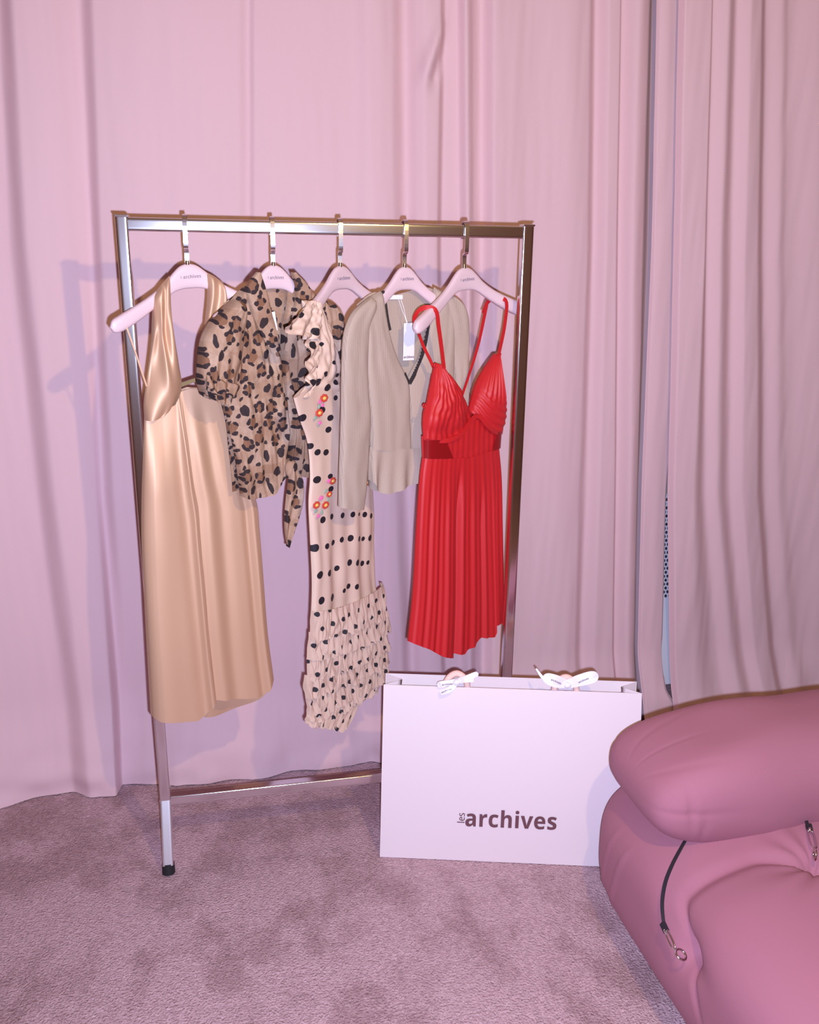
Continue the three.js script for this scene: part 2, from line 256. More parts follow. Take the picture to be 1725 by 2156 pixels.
curtain('wide pink curtain hanging in folds behind the chrome clothes rail', [
  fold([[-0.1975,2.068],[-0.2628,1.537],[-0.3267,0.9281],[-0.3921,0.2805]], 0.02),
  fold([[0.0669,2.087],[0.0074,1.541],[-0.0265,0.9136],[-0.0591,0.2408]], 0.06),
  fold([[0.212,2.098],[0.1794,1.544],[0.1751,0.9038],[0.1914,0.2109]], 0.01),
  fold([[0.2579,2.101],[0.2329,1.545],[0.2401,0.9007],[0.2541,0.2034]], 0.06),
  fold([[0.3254,2.106],[0.3051,1.546],[0.2938,0.8981],[0.2963,0.1984]], 0.05, 0.05, 0.05, 0.055),
  fold([[0.3745,2.11],[0.3553,1.547],[0.3332,0.8962],[0.3256,0.1949]], 0.022, 0.022, 0.03, 0.05),
  fold([[0.3959,2.111],[0.376,1.548],[0.3505,0.8953],[0.3416,0.193]], 0.010, 0.010, 0.008, -0.03),
  fold([[0.4327,2.114],[0.4061,1.548],[0.3841,0.8937],[0.3725,0.1893]], 0.05, 0.05, 0.04, -0.03),
  fold([[0.5757,2.125],[0.5377,1.55],[0.5042,0.8879],[0.454,0.1796]], 0.06, 0.06, 0.05, -0.01),
  fold([[0.769,2.139],[0.7443,1.554],[0.7197,0.8774],[0.5438,0.1689]], 0.045, 0.045, 0.04, 0.03),
  fold([[0.7946,2.141],[0.7729,1.554],[0.7478,0.8761],[0.7717,0.1417]], 0.032, 0.032, 0.03, 0.05),
  fold([[0.8109,2.142],[0.7904,1.555],[0.772,0.8749],[0.8896,0.1276]], 0.045, 0.045, 0.045, 0.055),
  fold([[0.9339,2.151],[0.9273,1.557],[0.9266,0.8674],[1.01,0.1132]], 0.05),
  fold([[1.049,2.16],[1.048,1.559],[1.046,0.8616],[1.087,0.1041]], 0.042),
  fold([[1.101,2.163],[1.101,1.56],[1.1,0.859],[1.134,0.0985]], 0.065),
  fold([[1.151,2.167],[1.16,1.561],[1.169,0.8556],[1.206,0.0899]], 0.05),
  fold([[1.194,2.17],[1.207,1.562],[1.219,0.8532],[1.244,0.0853]], 0.012),
  fold([[1.221,2.172],[1.233,1.562],[1.246,0.852],[1.268,0.0825]], 0.04),
  fold([[1.244,2.174],[1.257,1.563],[1.275,0.8505],[1.3,0.0787]], 0.055),
  fold([[1.28,2.177],[1.284,1.563],[1.305,0.8491],[1.332,0.0748]], 0.05),
  fold([[1.303,2.178],[1.306,1.564],[1.33,0.8479],[1.357,0.0719]], 0.02),
  fold([[1.331,2.18],[1.355,1.565],[1.38,0.8454],[1.397,0.067]], 0.02),
  fold([[1.35,2.182],[1.375,1.565],[1.401,0.8444],[1.43,0.0631]], 0.055),
  fold([[1.378,2.184],[1.401,1.565],[1.428,0.8431],[1.457,0.06]], 0.026),
  fold([[1.4,2.185],[1.423,1.566],[1.451,0.842],[1.482,0.057]], 0.012),
  fold([[1.429,2.188],[1.453,1.566],[1.487,0.8403],[1.513,0.0532]], 0.055),
  fold([[1.464,2.19],[1.492,1.567],[1.528,0.8383],[1.559,0.0478]], 0.05),
  fold([[1.541,2.196],[1.575,1.568],[1.614,0.8341],[1.649,0.037]], 0.04),
  fold([[1.636,2.203],[1.677,1.57],[1.718,0.8291],[1.753,0.0247]], 0.05),
  fold([[1.697,2.207],[1.736,1.571],[1.761,0.827],[1.796,0.0194]], 0.04),
  fold([[1.725,2.209],[1.766,1.572],[1.797,0.8252],[1.828,0.0156]], 0.012),
  fold([[1.755,2.212],[1.798,1.572],[1.835,0.8234],[1.871,0.0106]], 0.05),
  fold([[1.784,2.214],[1.825,1.573],[1.882,0.8211],[1.939,0.0024]], 0.05),
  fold([[1.798,2.215],[1.842,1.573],[1.899,0.8203],[1.957,0.0003]], 0.02),
  fold([[1.839,2.218],[1.877,1.573],[1.935,0.8185],[1.993,-0.0041]], 0.06),
  fold([[1.872,2.22],[1.91,1.574],[1.964,0.8172],[2.021,-0.0073]], 0.04),
  fold([[1.907,2.223],[1.955,1.575],[1.992,0.8158],[2.052,-0.011]], -0.02),
  fold([[1.943,2.225],[1.992,1.575],[2.04,0.8135],[2.107,-0.0177]], -0.03),
], -0.01, 720, 0, 1.7);
curtain('narrow pink curtain edge between the wide curtain and the right-hand panel, beside the white strip', [
  fold([[1.887,2.21],[1.935,1.574],[1.972,0.8275],[2.029,0.015]], 0.015),
  fold([[1.892,2.211],[1.941,1.574],[1.979,0.8272],[2.037,0.0141]], 0.03),
  fold([[1.921,2.213],[1.972,1.574],[2.019,0.8252],[2.078,0.0091]], 0.035),
  fold([[2.02,2.22],[2.049,1.576],[2.052,0.8236],[2.111,0.0052]], 0.03),
  fold([[2.029,2.221],[2.058,1.576],[2.059,0.8233],[2.119,0.0043]], 0.02),
], 0.02, 60, 0.03, 5.2);
curtain('pink curtain panel with a stitched edge hanging behind the pink sofa', [
  fold([[1.928,2.202],[1.98,1.573],[2.038,0.8353],[2.13,0.0269]], 0.05),
  fold([[1.935,2.203],[1.989,1.574],[2.048,0.8348],[2.141,0.0256]], 0.085),
  fold([[2.01,2.208],[2.063,1.575],[2.11,0.8318],[2.207,0.0177]], 0.09),
  fold([[2.032,2.21],[2.088,1.575],[2.167,0.8291],[2.328,0.0033]], 0.05),
  fold([[2.066,2.212],[2.124,1.576],[2.204,0.8273],[2.384,-0.0035]], 0.075),
  fold([[2.104,2.215],[2.17,1.577],[2.259,0.8246],[2.441,-0.0103]], 0.045),
  fold([[2.138,2.218],[2.206,1.577],[2.297,0.8228],[2.48,-0.0149]], 0.075),
  fold([[2.167,2.22],[2.244,1.578],[2.346,0.8204],[2.528,-0.0207]], 0.07),
  fold([[2.204,2.223],[2.286,1.579],[2.398,0.8179],[2.577,-0.0265]], 0.03),
  fold([[2.248,2.226],[2.329,1.579],[2.442,0.8157],[2.636,-0.0335]], 0.05),
  fold([[2.267,2.227],[2.353,1.58],[2.473,0.8143],[2.676,-0.0383]], 0.045),
  fold([[2.367,2.235],[2.475,1.582],[2.613,0.8074],[2.817,-0.0551]], 0.08),
  fold([[2.512,2.245],[2.634,1.585],[2.78,0.7994],[2.983,-0.0749]], 0.02),
  fold([[2.652,2.256],[2.789,1.587],[2.951,0.7911],[3.153,-0.0952]], 0.07),
  fold([[2.845,2.27],[3.001,1.591],[3.188,0.7796],[3.395,-0.124]], 0.02),
  fold([[3.044,2.284],[3.221,1.595],[3.433,0.7677],[3.67,-0.1568]], 0.06),
], 0.04, 420, 0, 8.4);
{
  // white strip with a punched band, seen in the slit between two curtain edges
  const t = thing('perforated_strip', 'white strip with a dotted punched band in the slit between the curtains', 'strip', [room.position.x, 0, room.position.z], CY);
  const tex = canvasTex(128, 1024, (g, w, h) => {
    g.fillStyle = 'rgb(214,218,232)'; g.fillRect(0, 0, w, h);
    g.fillStyle = 'rgb(150,150,140)'; g.fillRect(0, 0, w, h * 0.30);
    g.fillStyle = 'rgb(52,48,58)'; for (let j = 0; j < 26; j++) for (let i = 0; i < 6; i++) { g.beginPath(); g.ellipse((i + (j % 2) * 0.5) * w / 5.5, h * (0.305 + j * 0.0148), 8, 6, 0, 0, 7); g.fill(); }
  });
  const q = [[2.012,1.098],[2.068,1.097],[2.076,0.1565],[2.163,0.1473]];
  const pos = [], uv = []; const nv = 24;
  const g = sheet((s, t2) => [lerp(lerp(q[0][0], q[1][0], s), lerp(q[2][0], q[3][0], s), t2), lerp(q[0][1], q[2][1], t2)], 4, nv, () => 0);
  const p = g.attributes.position; for (let i = 0; i < p.count; i++) { p.setZ(i, 0.015 + 0.045 * smooth(0.5, 0.1, p.getY(i))); g.attributes.uv.setXY(i, (i % 5) / 4, 1 - Math.floor(i / 5) / nv); }
  g.computeVertexNormals(); mesh('tape', g, std({ map: tex, roughness: 0.6 }), t);
}

// ---------------------------------------------------------------- clothes rail
// square steel tube with softly pillowed faces, from a to b (metres)
function squareTube(w, a, b, n = 7) {
  const A = new THREE.Vector3(...a), B = new THREE.Vector3(...b), t = B.clone().sub(A).normalize(), x = Math.abs(t.x) > 0.5 ? new THREE.Vector3(0, 1, 0) : new THREE.Vector3(1, 0, 0), y = t.clone().cross(x).normalize(), xx = y.clone().cross(t).normalize();
  const P = [], I = [], U = [], m = 112;
  for (const [q, c] of [[0, A], [1, B]]) for (let k = 0; k < m; k++) { const th = k / m * 6.283185, cs = Math.cos(th), sn = Math.sin(th), r = w / 2 / Math.pow(Math.abs(cs) ** n + Math.abs(sn) ** n, 1 / n); const p = c.clone().addScaledVector(xx, r * cs).addScaledVector(y, r * sn); P.push(p.x, p.y, p.z); U.push(k / m, q); }
  for (let k = 0; k < m; k++) { const k2 = (k + 1) % m; I.push(k, k2, m + k, k2, m + k2, m + k); }
  const g = new THREE.BufferGeometry(); g.setAttribute('position', new THREE.Float32BufferAttribute(P, 3)); g.setAttribute('uv', new THREE.Float32BufferAttribute(U, 2)); g.setIndex(I); g.computeVertexNormals();
  const caps = [0, 1].map(q => { const p = [], id = [], c = q ? B : A; p.push(c.x, c.y, c.z); for (let k = 0; k < m; k++) p.push(...P.slice((q * m + k) * 3, (q * m + k) * 3 + 3)); for (let k = 0; k < m; k++) q ? id.push(0, 1 + k, 1 + (k + 1) % m) : id.push(0, 1 + (k + 1) % m, 1 + k);
    const h = new THREE.BufferGeometry(); h.setAttribute('position', new THREE.Float32BufferAttribute(p, 3)); h.setAttribute('uv', new THREE.Float32BufferAttribute(new Array(p.length / 3 * 2).fill(0), 2)); h.setIndex(id); h.computeVertexNormals(); return h; });
  return mergeGeometries([g, ...caps]);
}
const RY = 12 * D, RO = [-0.620, 0, -1.918], RH = 1.602, RW = 0.907;
const railAt = s => [RO[0] + Math.cos(RY) * s, RH, RO[2] - Math.sin(RY) * s];
{
  const t = thing('clothes_rail', 'chrome square-tube clothes rail standing on the carpet before the curtains', 'clothes rail', RO, RY);
  const T = 0.027, bar = 0.18;
  for (const x of [0, RW]) {
    mesh('post', squareTube(T, [x, bar, 0], [x, RH, 0]), M.chrome, t);
    mesh('leg', squareTube(T, [x, bar, 0.001], [x, 0.024, 0.054]), M.brushed, t);
    const cap = new THREE.CylinderGeometry(0.0155, 0.0165, 0.028, 20); cap.rotateX(-0.15); cap.translate(x, 0.0155, 0.055); mesh('rubber_foot', cap, M.rubber, t);
    mesh('corner_cap', box(T + 0.003, 0.005, T + 0.003, x, RH + 0.0015, 0, 0.002), M.chrome, t);
    mesh('joint', box(T + 0.002, 0.006, T + 0.002, x, bar, 0, 0.002), M.chrome, t);
  }
  mesh('top_rail', squareTube(0.028, [T / 2, RH - 0.0145, 0], [RW - T / 2, RH - 0.0145, 0]), M.chrome, t);
  mesh('bottom_rail', squareTube(T, [T / 2, bar, 0], [RW - T / 2, bar, 0]), M.chrome, t);
}

// ---------------------------------------------------------------- hangers
const font = await new FontLoader().loadAsync('fonts/droid/droid_sans_bold.typeface.json');
const fontR = await new FontLoader().loadAsync('fonts/droid/droid_sans_regular.typeface.json');
function text(str, size, depth = 0.0006, f = font) { const g = new TextGeometry(str, { font: f, size, depth, curveSegments: 5, bevelEnabled: false }); g.computeBoundingBox(); const b = g.boundingBox; g.translate(-(b.min.x + b.max.x) / 2, -(b.min.y + b.max.y) / 2, 0); return g; }
const NECK = -0.094;
const topP = [[0, 0], [0.018, -0.004], [0.034, -0.016], [0.052, -0.033], [0.075, -0.050], [0.105, -0.067], [0.14, -0.083], [0.17, -0.096], [0.184, -0.104], [0.19, -0.117]];
const botP = [[0, -0.052], [0.02, -0.053], [0.038, -0.058], [0.058, -0.070], [0.08, -0.084], [0.11, -0.102], [0.14, -0.118], [0.168, -0.129], [0.183, -0.128], [0.19, -0.117]];
const prof = (p, u) => { u = Math.abs(u); let i = 0; while (i < p.length - 2 && p[i + 1][0] < u) i++; const h = p[i + 1][0] - p[i][0], t = (u - p[i][0]) / h; const m = k => k <= 0 ? 0 : k >= p.length - 1 ? (p[k][1] - p[k - 1][1]) / (p[k][0] - p[k - 1][0]) : (p[k + 1][1] - p[k - 1][1]) / (p[k + 1][0] - p[k - 1][0]);
  return (2 * t ** 3 - 3 * t * t + 1) * p[i][1] + (t ** 3 - 2 * t * t + t) * h * m(i) + (3 * t * t - 2 * t ** 3) * p[i + 1][1] + (t ** 3 - t * t) * h * m(i + 1); };
function hangerBody() {
  const P = [], I = [], nu = 120, nc = 20, U = [];
  for (let i = 0; i <= nu; i++) {
    const a = -Math.cos(i / nu * Math.PI), u = 0.19 * Math.sign(a) * Math.pow(Math.abs(a), 0.9), t = prof(topP, u), b = prof(botP, u), w = lerp(0.008, 0.0135, smooth(0.04, 0.17, Math.abs(u))) * Math.sqrt(Math.max(0, 1 - (Math.abs(u) / 0.1901) ** 14));
    for (let k = 0; k < nc; k++) { const q = k / nc * 6.2832, c = Math.cos(q), s = Math.sin(q), e = 0.7; P.push(u, NECK + (t + b) / 2 + (t - b) / 2 * Math.sign(s) * Math.abs(s) ** e, mid(u) + w * Math.sign(c) * Math.abs(c) ** e); U.push(u, q / 20); }
  }
  for (let i = 0; i < nu; i++) for (let k = 0; k < nc; k++) { const a = i * nc + k, b = i * nc + (k + 1) % nc, c = a + nc, d = b + nc; I.push(a, c, b, b, c, d); }
  const g = new THREE.BufferGeometry(); g.setAttribute('position', new THREE.Float32BufferAttribute(P, 3)); g.setAttribute('uv', new THREE.Float32BufferAttribute(U, 2)); g.setIndex(I); g.computeVertexNormals(); return g;
}
const hb = hangerBody();
// [place along the rail, turn, roll (one arm lower)]
const HS = [[0.130, 30, 4.5, 1], [0.316, 35, 1, 0.86], [0.466, 56, 3, 1], [0.615, 39, 2, 0.84], [0.757, 42, 5, 1]];
const onWhat = ['the champagne satin halter dress', 'the leopard print blouse', 'the polka dot ruffled dress', 'the taupe V-neck cardigan', 'the red pleated dress'];
HS.forEach(([s, psi, roll, wide], i) => {
  const t = thing('clothes_hanger', 'pale pink hanger with chrome hook carrying ' + onWhat[i], 'hanger', railAt(s), psi * D, 'pale pink hangers on the chrome rail');
  const b = mesh('body', hb, M.hanger, t); b.rotation.z = roll * D; b.scale.x = wide; b.position.set(-0.094 * Math.sin(roll * D) * 0.9, -0.094 * (1 - Math.cos(roll * D)), 0);
  const l = mesh('lettering', text('archives', 0.0072, 0.0005), M.hangerPrint, b); l.position.set(0.004, NECK - 0.027, 0.0083);
  const l2 = mesh('lettering', text('les', 0.0034, 0.0005, fontR), M.hangerPrint, b); l2.rotation.z = Math.PI / 2; l2.position.set(-0.021, NECK - 0.027, 0.0083);
  const turn = RY - psi * D, hk = (n, y) => [n * Math.sin(turn), y, n * Math.cos(turn)];
  const path = [hk(0, NECK - 0.004), hk(0, -0.07), hk(0.002, -0.066), hk(0.016, -0.062), hk(0.0185, -0.056), hk(0.0185, -0.008), hk(0.0165, 0.001), hk(0.009, 0.0065), hk(0, 0.0068), hk(-0.009, 0.006), hk(-0.0165, 0), hk(-0.0185, -0.008), hk(-0.0185, -0.03)];
  const V = path.map(p => new THREE.Vector3(...p)), cv = new THREE.CatmullRomCurve3(V, false, 'centripetal'), side = new THREE.Vector3(Math.cos(turn), 0, -Math.sin(turn));
  mesh('hook', band(path, 0.0095, 0.003, 70, tt => cv.getTangent(tt).cross(side).negate()), M.steel, t);
  mesh('collar', new THREE.CylinderGeometry(0.0045, 0.0055, 0.009, 14).translate(0, NECK + 0.002, 0), M.chrome, t);
});
const garment = (i, name, label, cat) => thing(name, label, cat, railAt(HS[i][0]), HS[i][1] * D);

// ---------------------------------------------------------------- champagne satin halter dress
{
  const t = garment(0, 'halter_dress', 'long champagne satin halter dress with an open back', 'dress');
  const f = coons([[-0.1175,-0.4155],[-0.1277,-0.5086],[-0.1383,-0.6057],[-0.1458,-0.7055],[-0.1497,-0.832],[-0.1533,-0.9873],[-0.1563,-1.14]], [[0.0693,-0.4008],[0.0938,-0.4964],[0.1177,-0.5965],[0.1337,-0.651],[0.1372,-0.7116],[0.1414,-0.8229],[0.1475,-0.9897],[0.1577,-1.117]],
    [[-0.1175,-0.4155],[-0.0784,-0.4126],[-0.0491,-0.3978],[-0.0342,-0.3688],[-0.0142,-0.3635],[0.0117,-0.3671],[0.0439,-0.3797],[0.0693,-0.4008]], [[-0.1563,-1.14],[-0.1415,-1.151],[-0.0939,-1.162],[-0.0518,-1.171],[-0.0304,-1.162],[-0.0057,-1.134],[0.0005,-1.132],[0.0657,-1.148],[0.1142,-1.155],[0.1388,-1.144],[0.1577,-1.117]], false);
  const seam = tt => lerp(0.46, 0.49, tt);
  const fz = (s, tt) => { const g = (c, w, a) => a * Math.exp(-(((s - c) / w) ** 2)); const k = smooth(0, 0.25, tt);
    let z = 0.026 * k * smooth(seam(tt) + 0.005, seam(tt) - 0.005, s) + g(0.30 + 0.08 * tt, 0.05, -0.009 * k) + g(0.40 + 0.05 * tt, 0.03, 0.010 * (0.4 + k)) + g(0.56, 0.05, 0.012 * k) + g(0.66, 0.05, -0.012 * k) + g(0.86, 0.03, -0.012 * smooth(0.2, 0.4, tt)) + g(0.93, 0.03, 0.008 * k) + g(0.13, 0.1, 0.008 * k);
    return z * 0.5 + 0.003 * noise.noise(s * 4, tt * 3, 2); };
  mesh('skirt', tube(f, 150, 90, (s, tt) => lerp(0.016, 0.04, tt), fz), M.satin, t);
  const h = coons([[-0.0615,-1.129],[-0.0613,-1.166]], [[0.1573,-1.09],[0.154,-1.121]], [[-0.0615,-1.129],[-0.0061,-1.118],[0.091,-1.126],[0.1573,-1.09]], [[-0.0583,-1.174],[-0.0067,-1.2],[0.055,-1.202],[0.1236,-1.178],[0.1589,-1.138]]);
  mesh('back_hem', sheet(h, 50, 8, (s, tt) => -0.012 + 0.010 * Math.sin(s * 9) * tt), M.satin, t);
  const bd = coons([[-0.0799,-0.1608],[-0.0922,-0.2592],[-0.1077,-0.3408],[-0.1179,-0.3922],[-0.1184,-0.4281]], [[-0.0416,-0.1191],[-0.0429,-0.2199],[-0.0344,-0.3031],[-0.0288,-0.352],[-0.0351,-0.3837],[-0.0519,-0.4083],[-0.0656,-0.4169]], [[-0.0799,-0.1608],[-0.0617,-0.139],[-0.0416,-0.1191]], [[-0.1184,-0.4281],[-0.0923,-0.4253],[-0.0656,-0.4169]]);
  mesh('halter_panel', tube(bd, 60, 80, 0.022, (s, tt) => 0.008 * Math.sin(s * 5 + tt * 7) * smooth(0.1, 0.4, tt) + 0.010 * Math.exp(-(((s - 0.3 - 0.4 * tt) / 0.13) ** 2)) * smooth(0.05, 0.3, tt) - 0.007 * Math.exp(-(((s - 0.62) / 0.12) ** 2)), 0.06, 0.003), M.satin, t);
  const bd2 = coons([[0.0386,-0.1104],[0.0402,-0.1593],[0.0316,-0.2213],[0.0238,-0.3054],[0.0156,-0.376]], [[0.0775,-0.1346],[0.0822,-0.1697],[0.0724,-0.243],[0.052,-0.3279],[0.0416,-0.3818]], [[0.0386,-0.1104],[0.0592,-0.1204],[0.0775,-0.1346]], [[0.0156,-0.376],[0.0416,-0.3818]]);
  mesh('halter_strap', tube(bd2, 30, 50, 0.02, (s, tt) => 0.006 * Math.sin(s * 8 + tt * 4), 0.08, 0), M.satin, t);
  const c3 = [[-0.1465,-0.2202],[-0.1303,-0.2779],[-0.1107,-0.353]]; mesh('shoulder_cord', band(c3.map(p => [...p, mid(p[0]) + 0.012]), 0.0035, 0.002, 12), M.satin, t);
  const c4 = [[-0.0324,-0.3582],[-0.0136,-0.3529],[0.0085,-0.3465]]; mesh('neck_trim', band(c4.map(p => [...p, mid(p[0]) - 0.004]), 0.0085, 0.003, 10), M.trim, t);
}

// ---------------------------------------------------------------- leopard print blouse
{
  const t = garment(1, 'blouse', 'leopard print blouse with short sleeves and a knotted tie waist', 'blouse');
  const wr = (k, a) => (s, tt) => a * (noise.noise(s * 5 + k, tt * 7, k) + 0.6 * noise.noise(s * 12, tt * 5 + k, 3));
  const bl = coons([[-0.118,-0.1772],[-0.1403,-0.237],[-0.1401,-0.3189],[-0.1369,-0.3926],[-0.1256,-0.4582],[-0.1135,-0.5368],[-0.1058,-0.6101]], [[-0.0331,-0.1252],[-0.0258,-0.1786],[-0.0087,-0.2312],[0.0082,-0.2958],[0.0202,-0.3729],[0.0248,-0.4629],[0.018,-0.5657]], [[-0.118,-0.1772],[-0.0786,-0.1434],[-0.0331,-0.1252]], [[-0.1058,-0.6101],[-0.0859,-0.618],[-0.0504,-0.618],[-0.0186,-0.6123],[0.0011,-0.5869],[0.018,-0.5657]]);
  mesh('left_front', tube(bl, 60, 90, 0.022, wr(1, 0.013), 0.04, 0.0, 0.2, 0.6), M.leopard, t);
  const br = coons([[0.0371,-0.1249],[0.0308,-0.1792],[0.0174,-0.2318],[0.013,-0.296],[0.0214,-0.373],[0.026,-0.463],[0.0193,-0.5658]], [[0.1423,-0.18],[0.1484,-0.2454],[0.1377,-0.3566],[0.1146,-0.4699],[0.0856,-0.5884]], [[0.0371,-0.1249],[0.091,-0.1499],[0.1423,-0.18]], [[0.0193,-0.5658],[0.045,-0.5805],[0.0856,-0.5884]]);
  mesh('right_front', tube(br, 60, 90, 0.024, wr(4, 0.014), 0.04, -0.003, 0.2), M.leopard, t);
  const bk = coons([[-0.1157,-0.1772],[-0.1379,-0.2371],[-0.1377,-0.3191],[-0.1344,-0.3929],[-0.1232,-0.4585],[-0.1156,-0.6038]], [[0.1423,-0.18],[0.1461,-0.2454],[0.1353,-0.3565],[0.1122,-0.4697],[0.0832,-0.5846]], [[-0.1157,-0.1772],[-0.0551,-0.1435],[-0.002,-0.1395],[0.0389,-0.1416],[0.0909,-0.1563],[0.1423,-0.18]], [[-0.1156,-0.6038],[-0.0117,-0.5969],[0.0832,-0.5846]]);
  mesh('back', sheet(bk, 60, 60, (s, tt) => -0.022 + 0.006 * noise.noise(s * 6, tt * 6, 1)), M.leopard, t);
  const cl = coons([[-0.0536,-0.1091],[-0.0833,-0.1434],[-0.0712,-0.1881],[-0.0473,-0.2405],[-0.0227,-0.2858]], [[-0.0444,-0.1131],[-0.0339,-0.1435],[-0.0214,-0.189],[-0.0087,-0.2312],[0.0015,-0.2794]], [[-0.0536,-0.1091],[-0.0489,-0.1101],[-0.0444,-0.1131]], [[-0.0227,-0.2858],[0.0015,-0.2794]]);
  mesh('collar', tube(cl, 24, 50, 0.010, (s, tt) => 0.006 * Math.sin(tt * 6), 0, 0.024), M.leopard, t);
  const cr = coons([[0.0317,-0.1105],[0.0413,-0.1415],[0.0376,-0.1898],[0.0245,-0.232],[0.0111,-0.2798]], [[0.0422,-0.1104],[0.0795,-0.1499],[0.0725,-0.2009],[0.0502,-0.2434],[0.0275,-0.2912]], [[0.0317,-0.1105],[0.0375,-0.1094],[0.0422,-0.1104]], [[0.0111,-0.2798],[0.0275,-0.2912]]);
  mesh('collar', tube(cr, 24, 50, 0.010, (s, tt) => 0.006 * Math.sin(tt * 5 + 1), 0, 0.020), M.leopard, t);
  const sl = coons([[-0.1033,-0.1653],[-0.1585,-0.2042],[-0.1894,-0.2448],[-0.2024,-0.299],[-0.2051,-0.3392],[-0.1982,-0.3634]], [[-0.0779,-0.1778],[-0.0855,-0.2391],[-0.0981,-0.3009],[-0.1098,-0.3421],[-0.1269,-0.3894]], [[-0.1033,-0.1653],[-0.0893,-0.1696],[-0.0779,-0.1778]], [[-0.1982,-0.3634],[-0.175,-0.3782],[-0.1488,-0.3872],[-0.1269,-0.3894]]);
  const pleat = (s, tt) => 0.006 * Math.sin(s * 26) * smooth(0.4, 1, tt) + 0.006 * noise.noise(s * 5, tt * 5, 8);
  mesh('sleeve', tube(sl, 60, 50, 0.045, pleat, 0.12, 0.006), M.leopard, t);
  const cf = coons([[-0.2001,-0.3183],[-0.2016,-0.3406],[-0.1908,-0.36]], [[-0.1364,-0.34],[-0.1175,-0.35],[-0.1384,-0.3756]], [[-0.2001,-0.3183],[-0.172,-0.3288],[-0.1364,-0.34]], [[-0.1908,-0.36],[-0.1616,-0.3566],[-0.1384,-0.3756]]);
  mesh('cuff', sheet(cf, 40, 16, (s, tt) => 0.052 + 0.008 * Math.sin(s * 17) * (0.4 + tt) + 0.010 * tt), M.leopard, t);
  const sr = coons([[0.1241,-0.1692],[0.1299,-0.2451],[0.1336,-0.3115],[0.1353,-0.3565]], [[0.1424,-0.1778],[0.1626,-0.2061],[0.169,-0.2568],[0.1661,-0.3125],[0.1622,-0.3576]], [[0.1241,-0.1692],[0.1333,-0.1724],[0.1424,-0.1778]], [[0.1353,-0.3565],[0.1469,-0.3638],[0.1622,-0.3576]]);
  mesh('sleeve', tube(sr, 40, 40, 0.035, pleat, 0.12, -0.004), M.leopard, t);
  const tl = coons([[0.0123,-0.5511],[0.0002,-0.6161],[-0.0068,-0.6742],[-0.0058,-0.7223],[-0.0014,-0.7449]], [[0.0294,-0.56],[0.0436,-0.5862],[0.0438,-0.6277],[0.0312,-0.6739],[0.0149,-0.7124],[-0.0002,-0.7463]], [[0.0123,-0.5511],[0.0209,-0.5544],[0.0294,-0.56]], [[-0.0014,-0.7449],[-0.0002,-0.7463]]);
  mesh('tie_end', tube(tl, 24, 50, 0.008, (s, tt) => 0.006 * Math.sin(s * 7 + tt * 2), 0, 0.032), M.leopard, t);
  const kn = [[0.0171,-0.5563]][0]; const kg = new THREE.SphereGeometry(0.016, 28, 20).scale(1, 1.4, 0.7).translate(kn[0], kn[1], mid(kn[0]) + 0.028); { const p = kg.attributes.position; for (let i = 0; i < p.count; i++) { const k = 1 + 0.25 * noise.noise(p.getX(i) * 70, p.getY(i) * 40, 1); p.setXYZ(i, kn[0] + (p.getX(i) - kn[0]) * k, p.getY(i), p.getZ(i)); kg.attributes.uv.setXY(i, p.getX(i), p.getY(i)); } kg.computeVertexNormals(); } mesh('knot', kg, M.leopard, t);
  const tg = [[-0.0094,-0.2164]][0], tag = mesh('size_tag', box(0.014, 0.042, 0.001, 0, 0, 0, 0.0004), M.white, t); tag.position.set(tg[0], tg[1], 0.012); tag.rotation.z = 0.14;
  const st = [[-0.0247,-0.1497],[-0.0234,-0.1786],[-0.0124,-0.1996]]; mesh('tag_string', wire(st.map(p => [...p, 0.01]), 0.0007, 12), M.white, t);
}

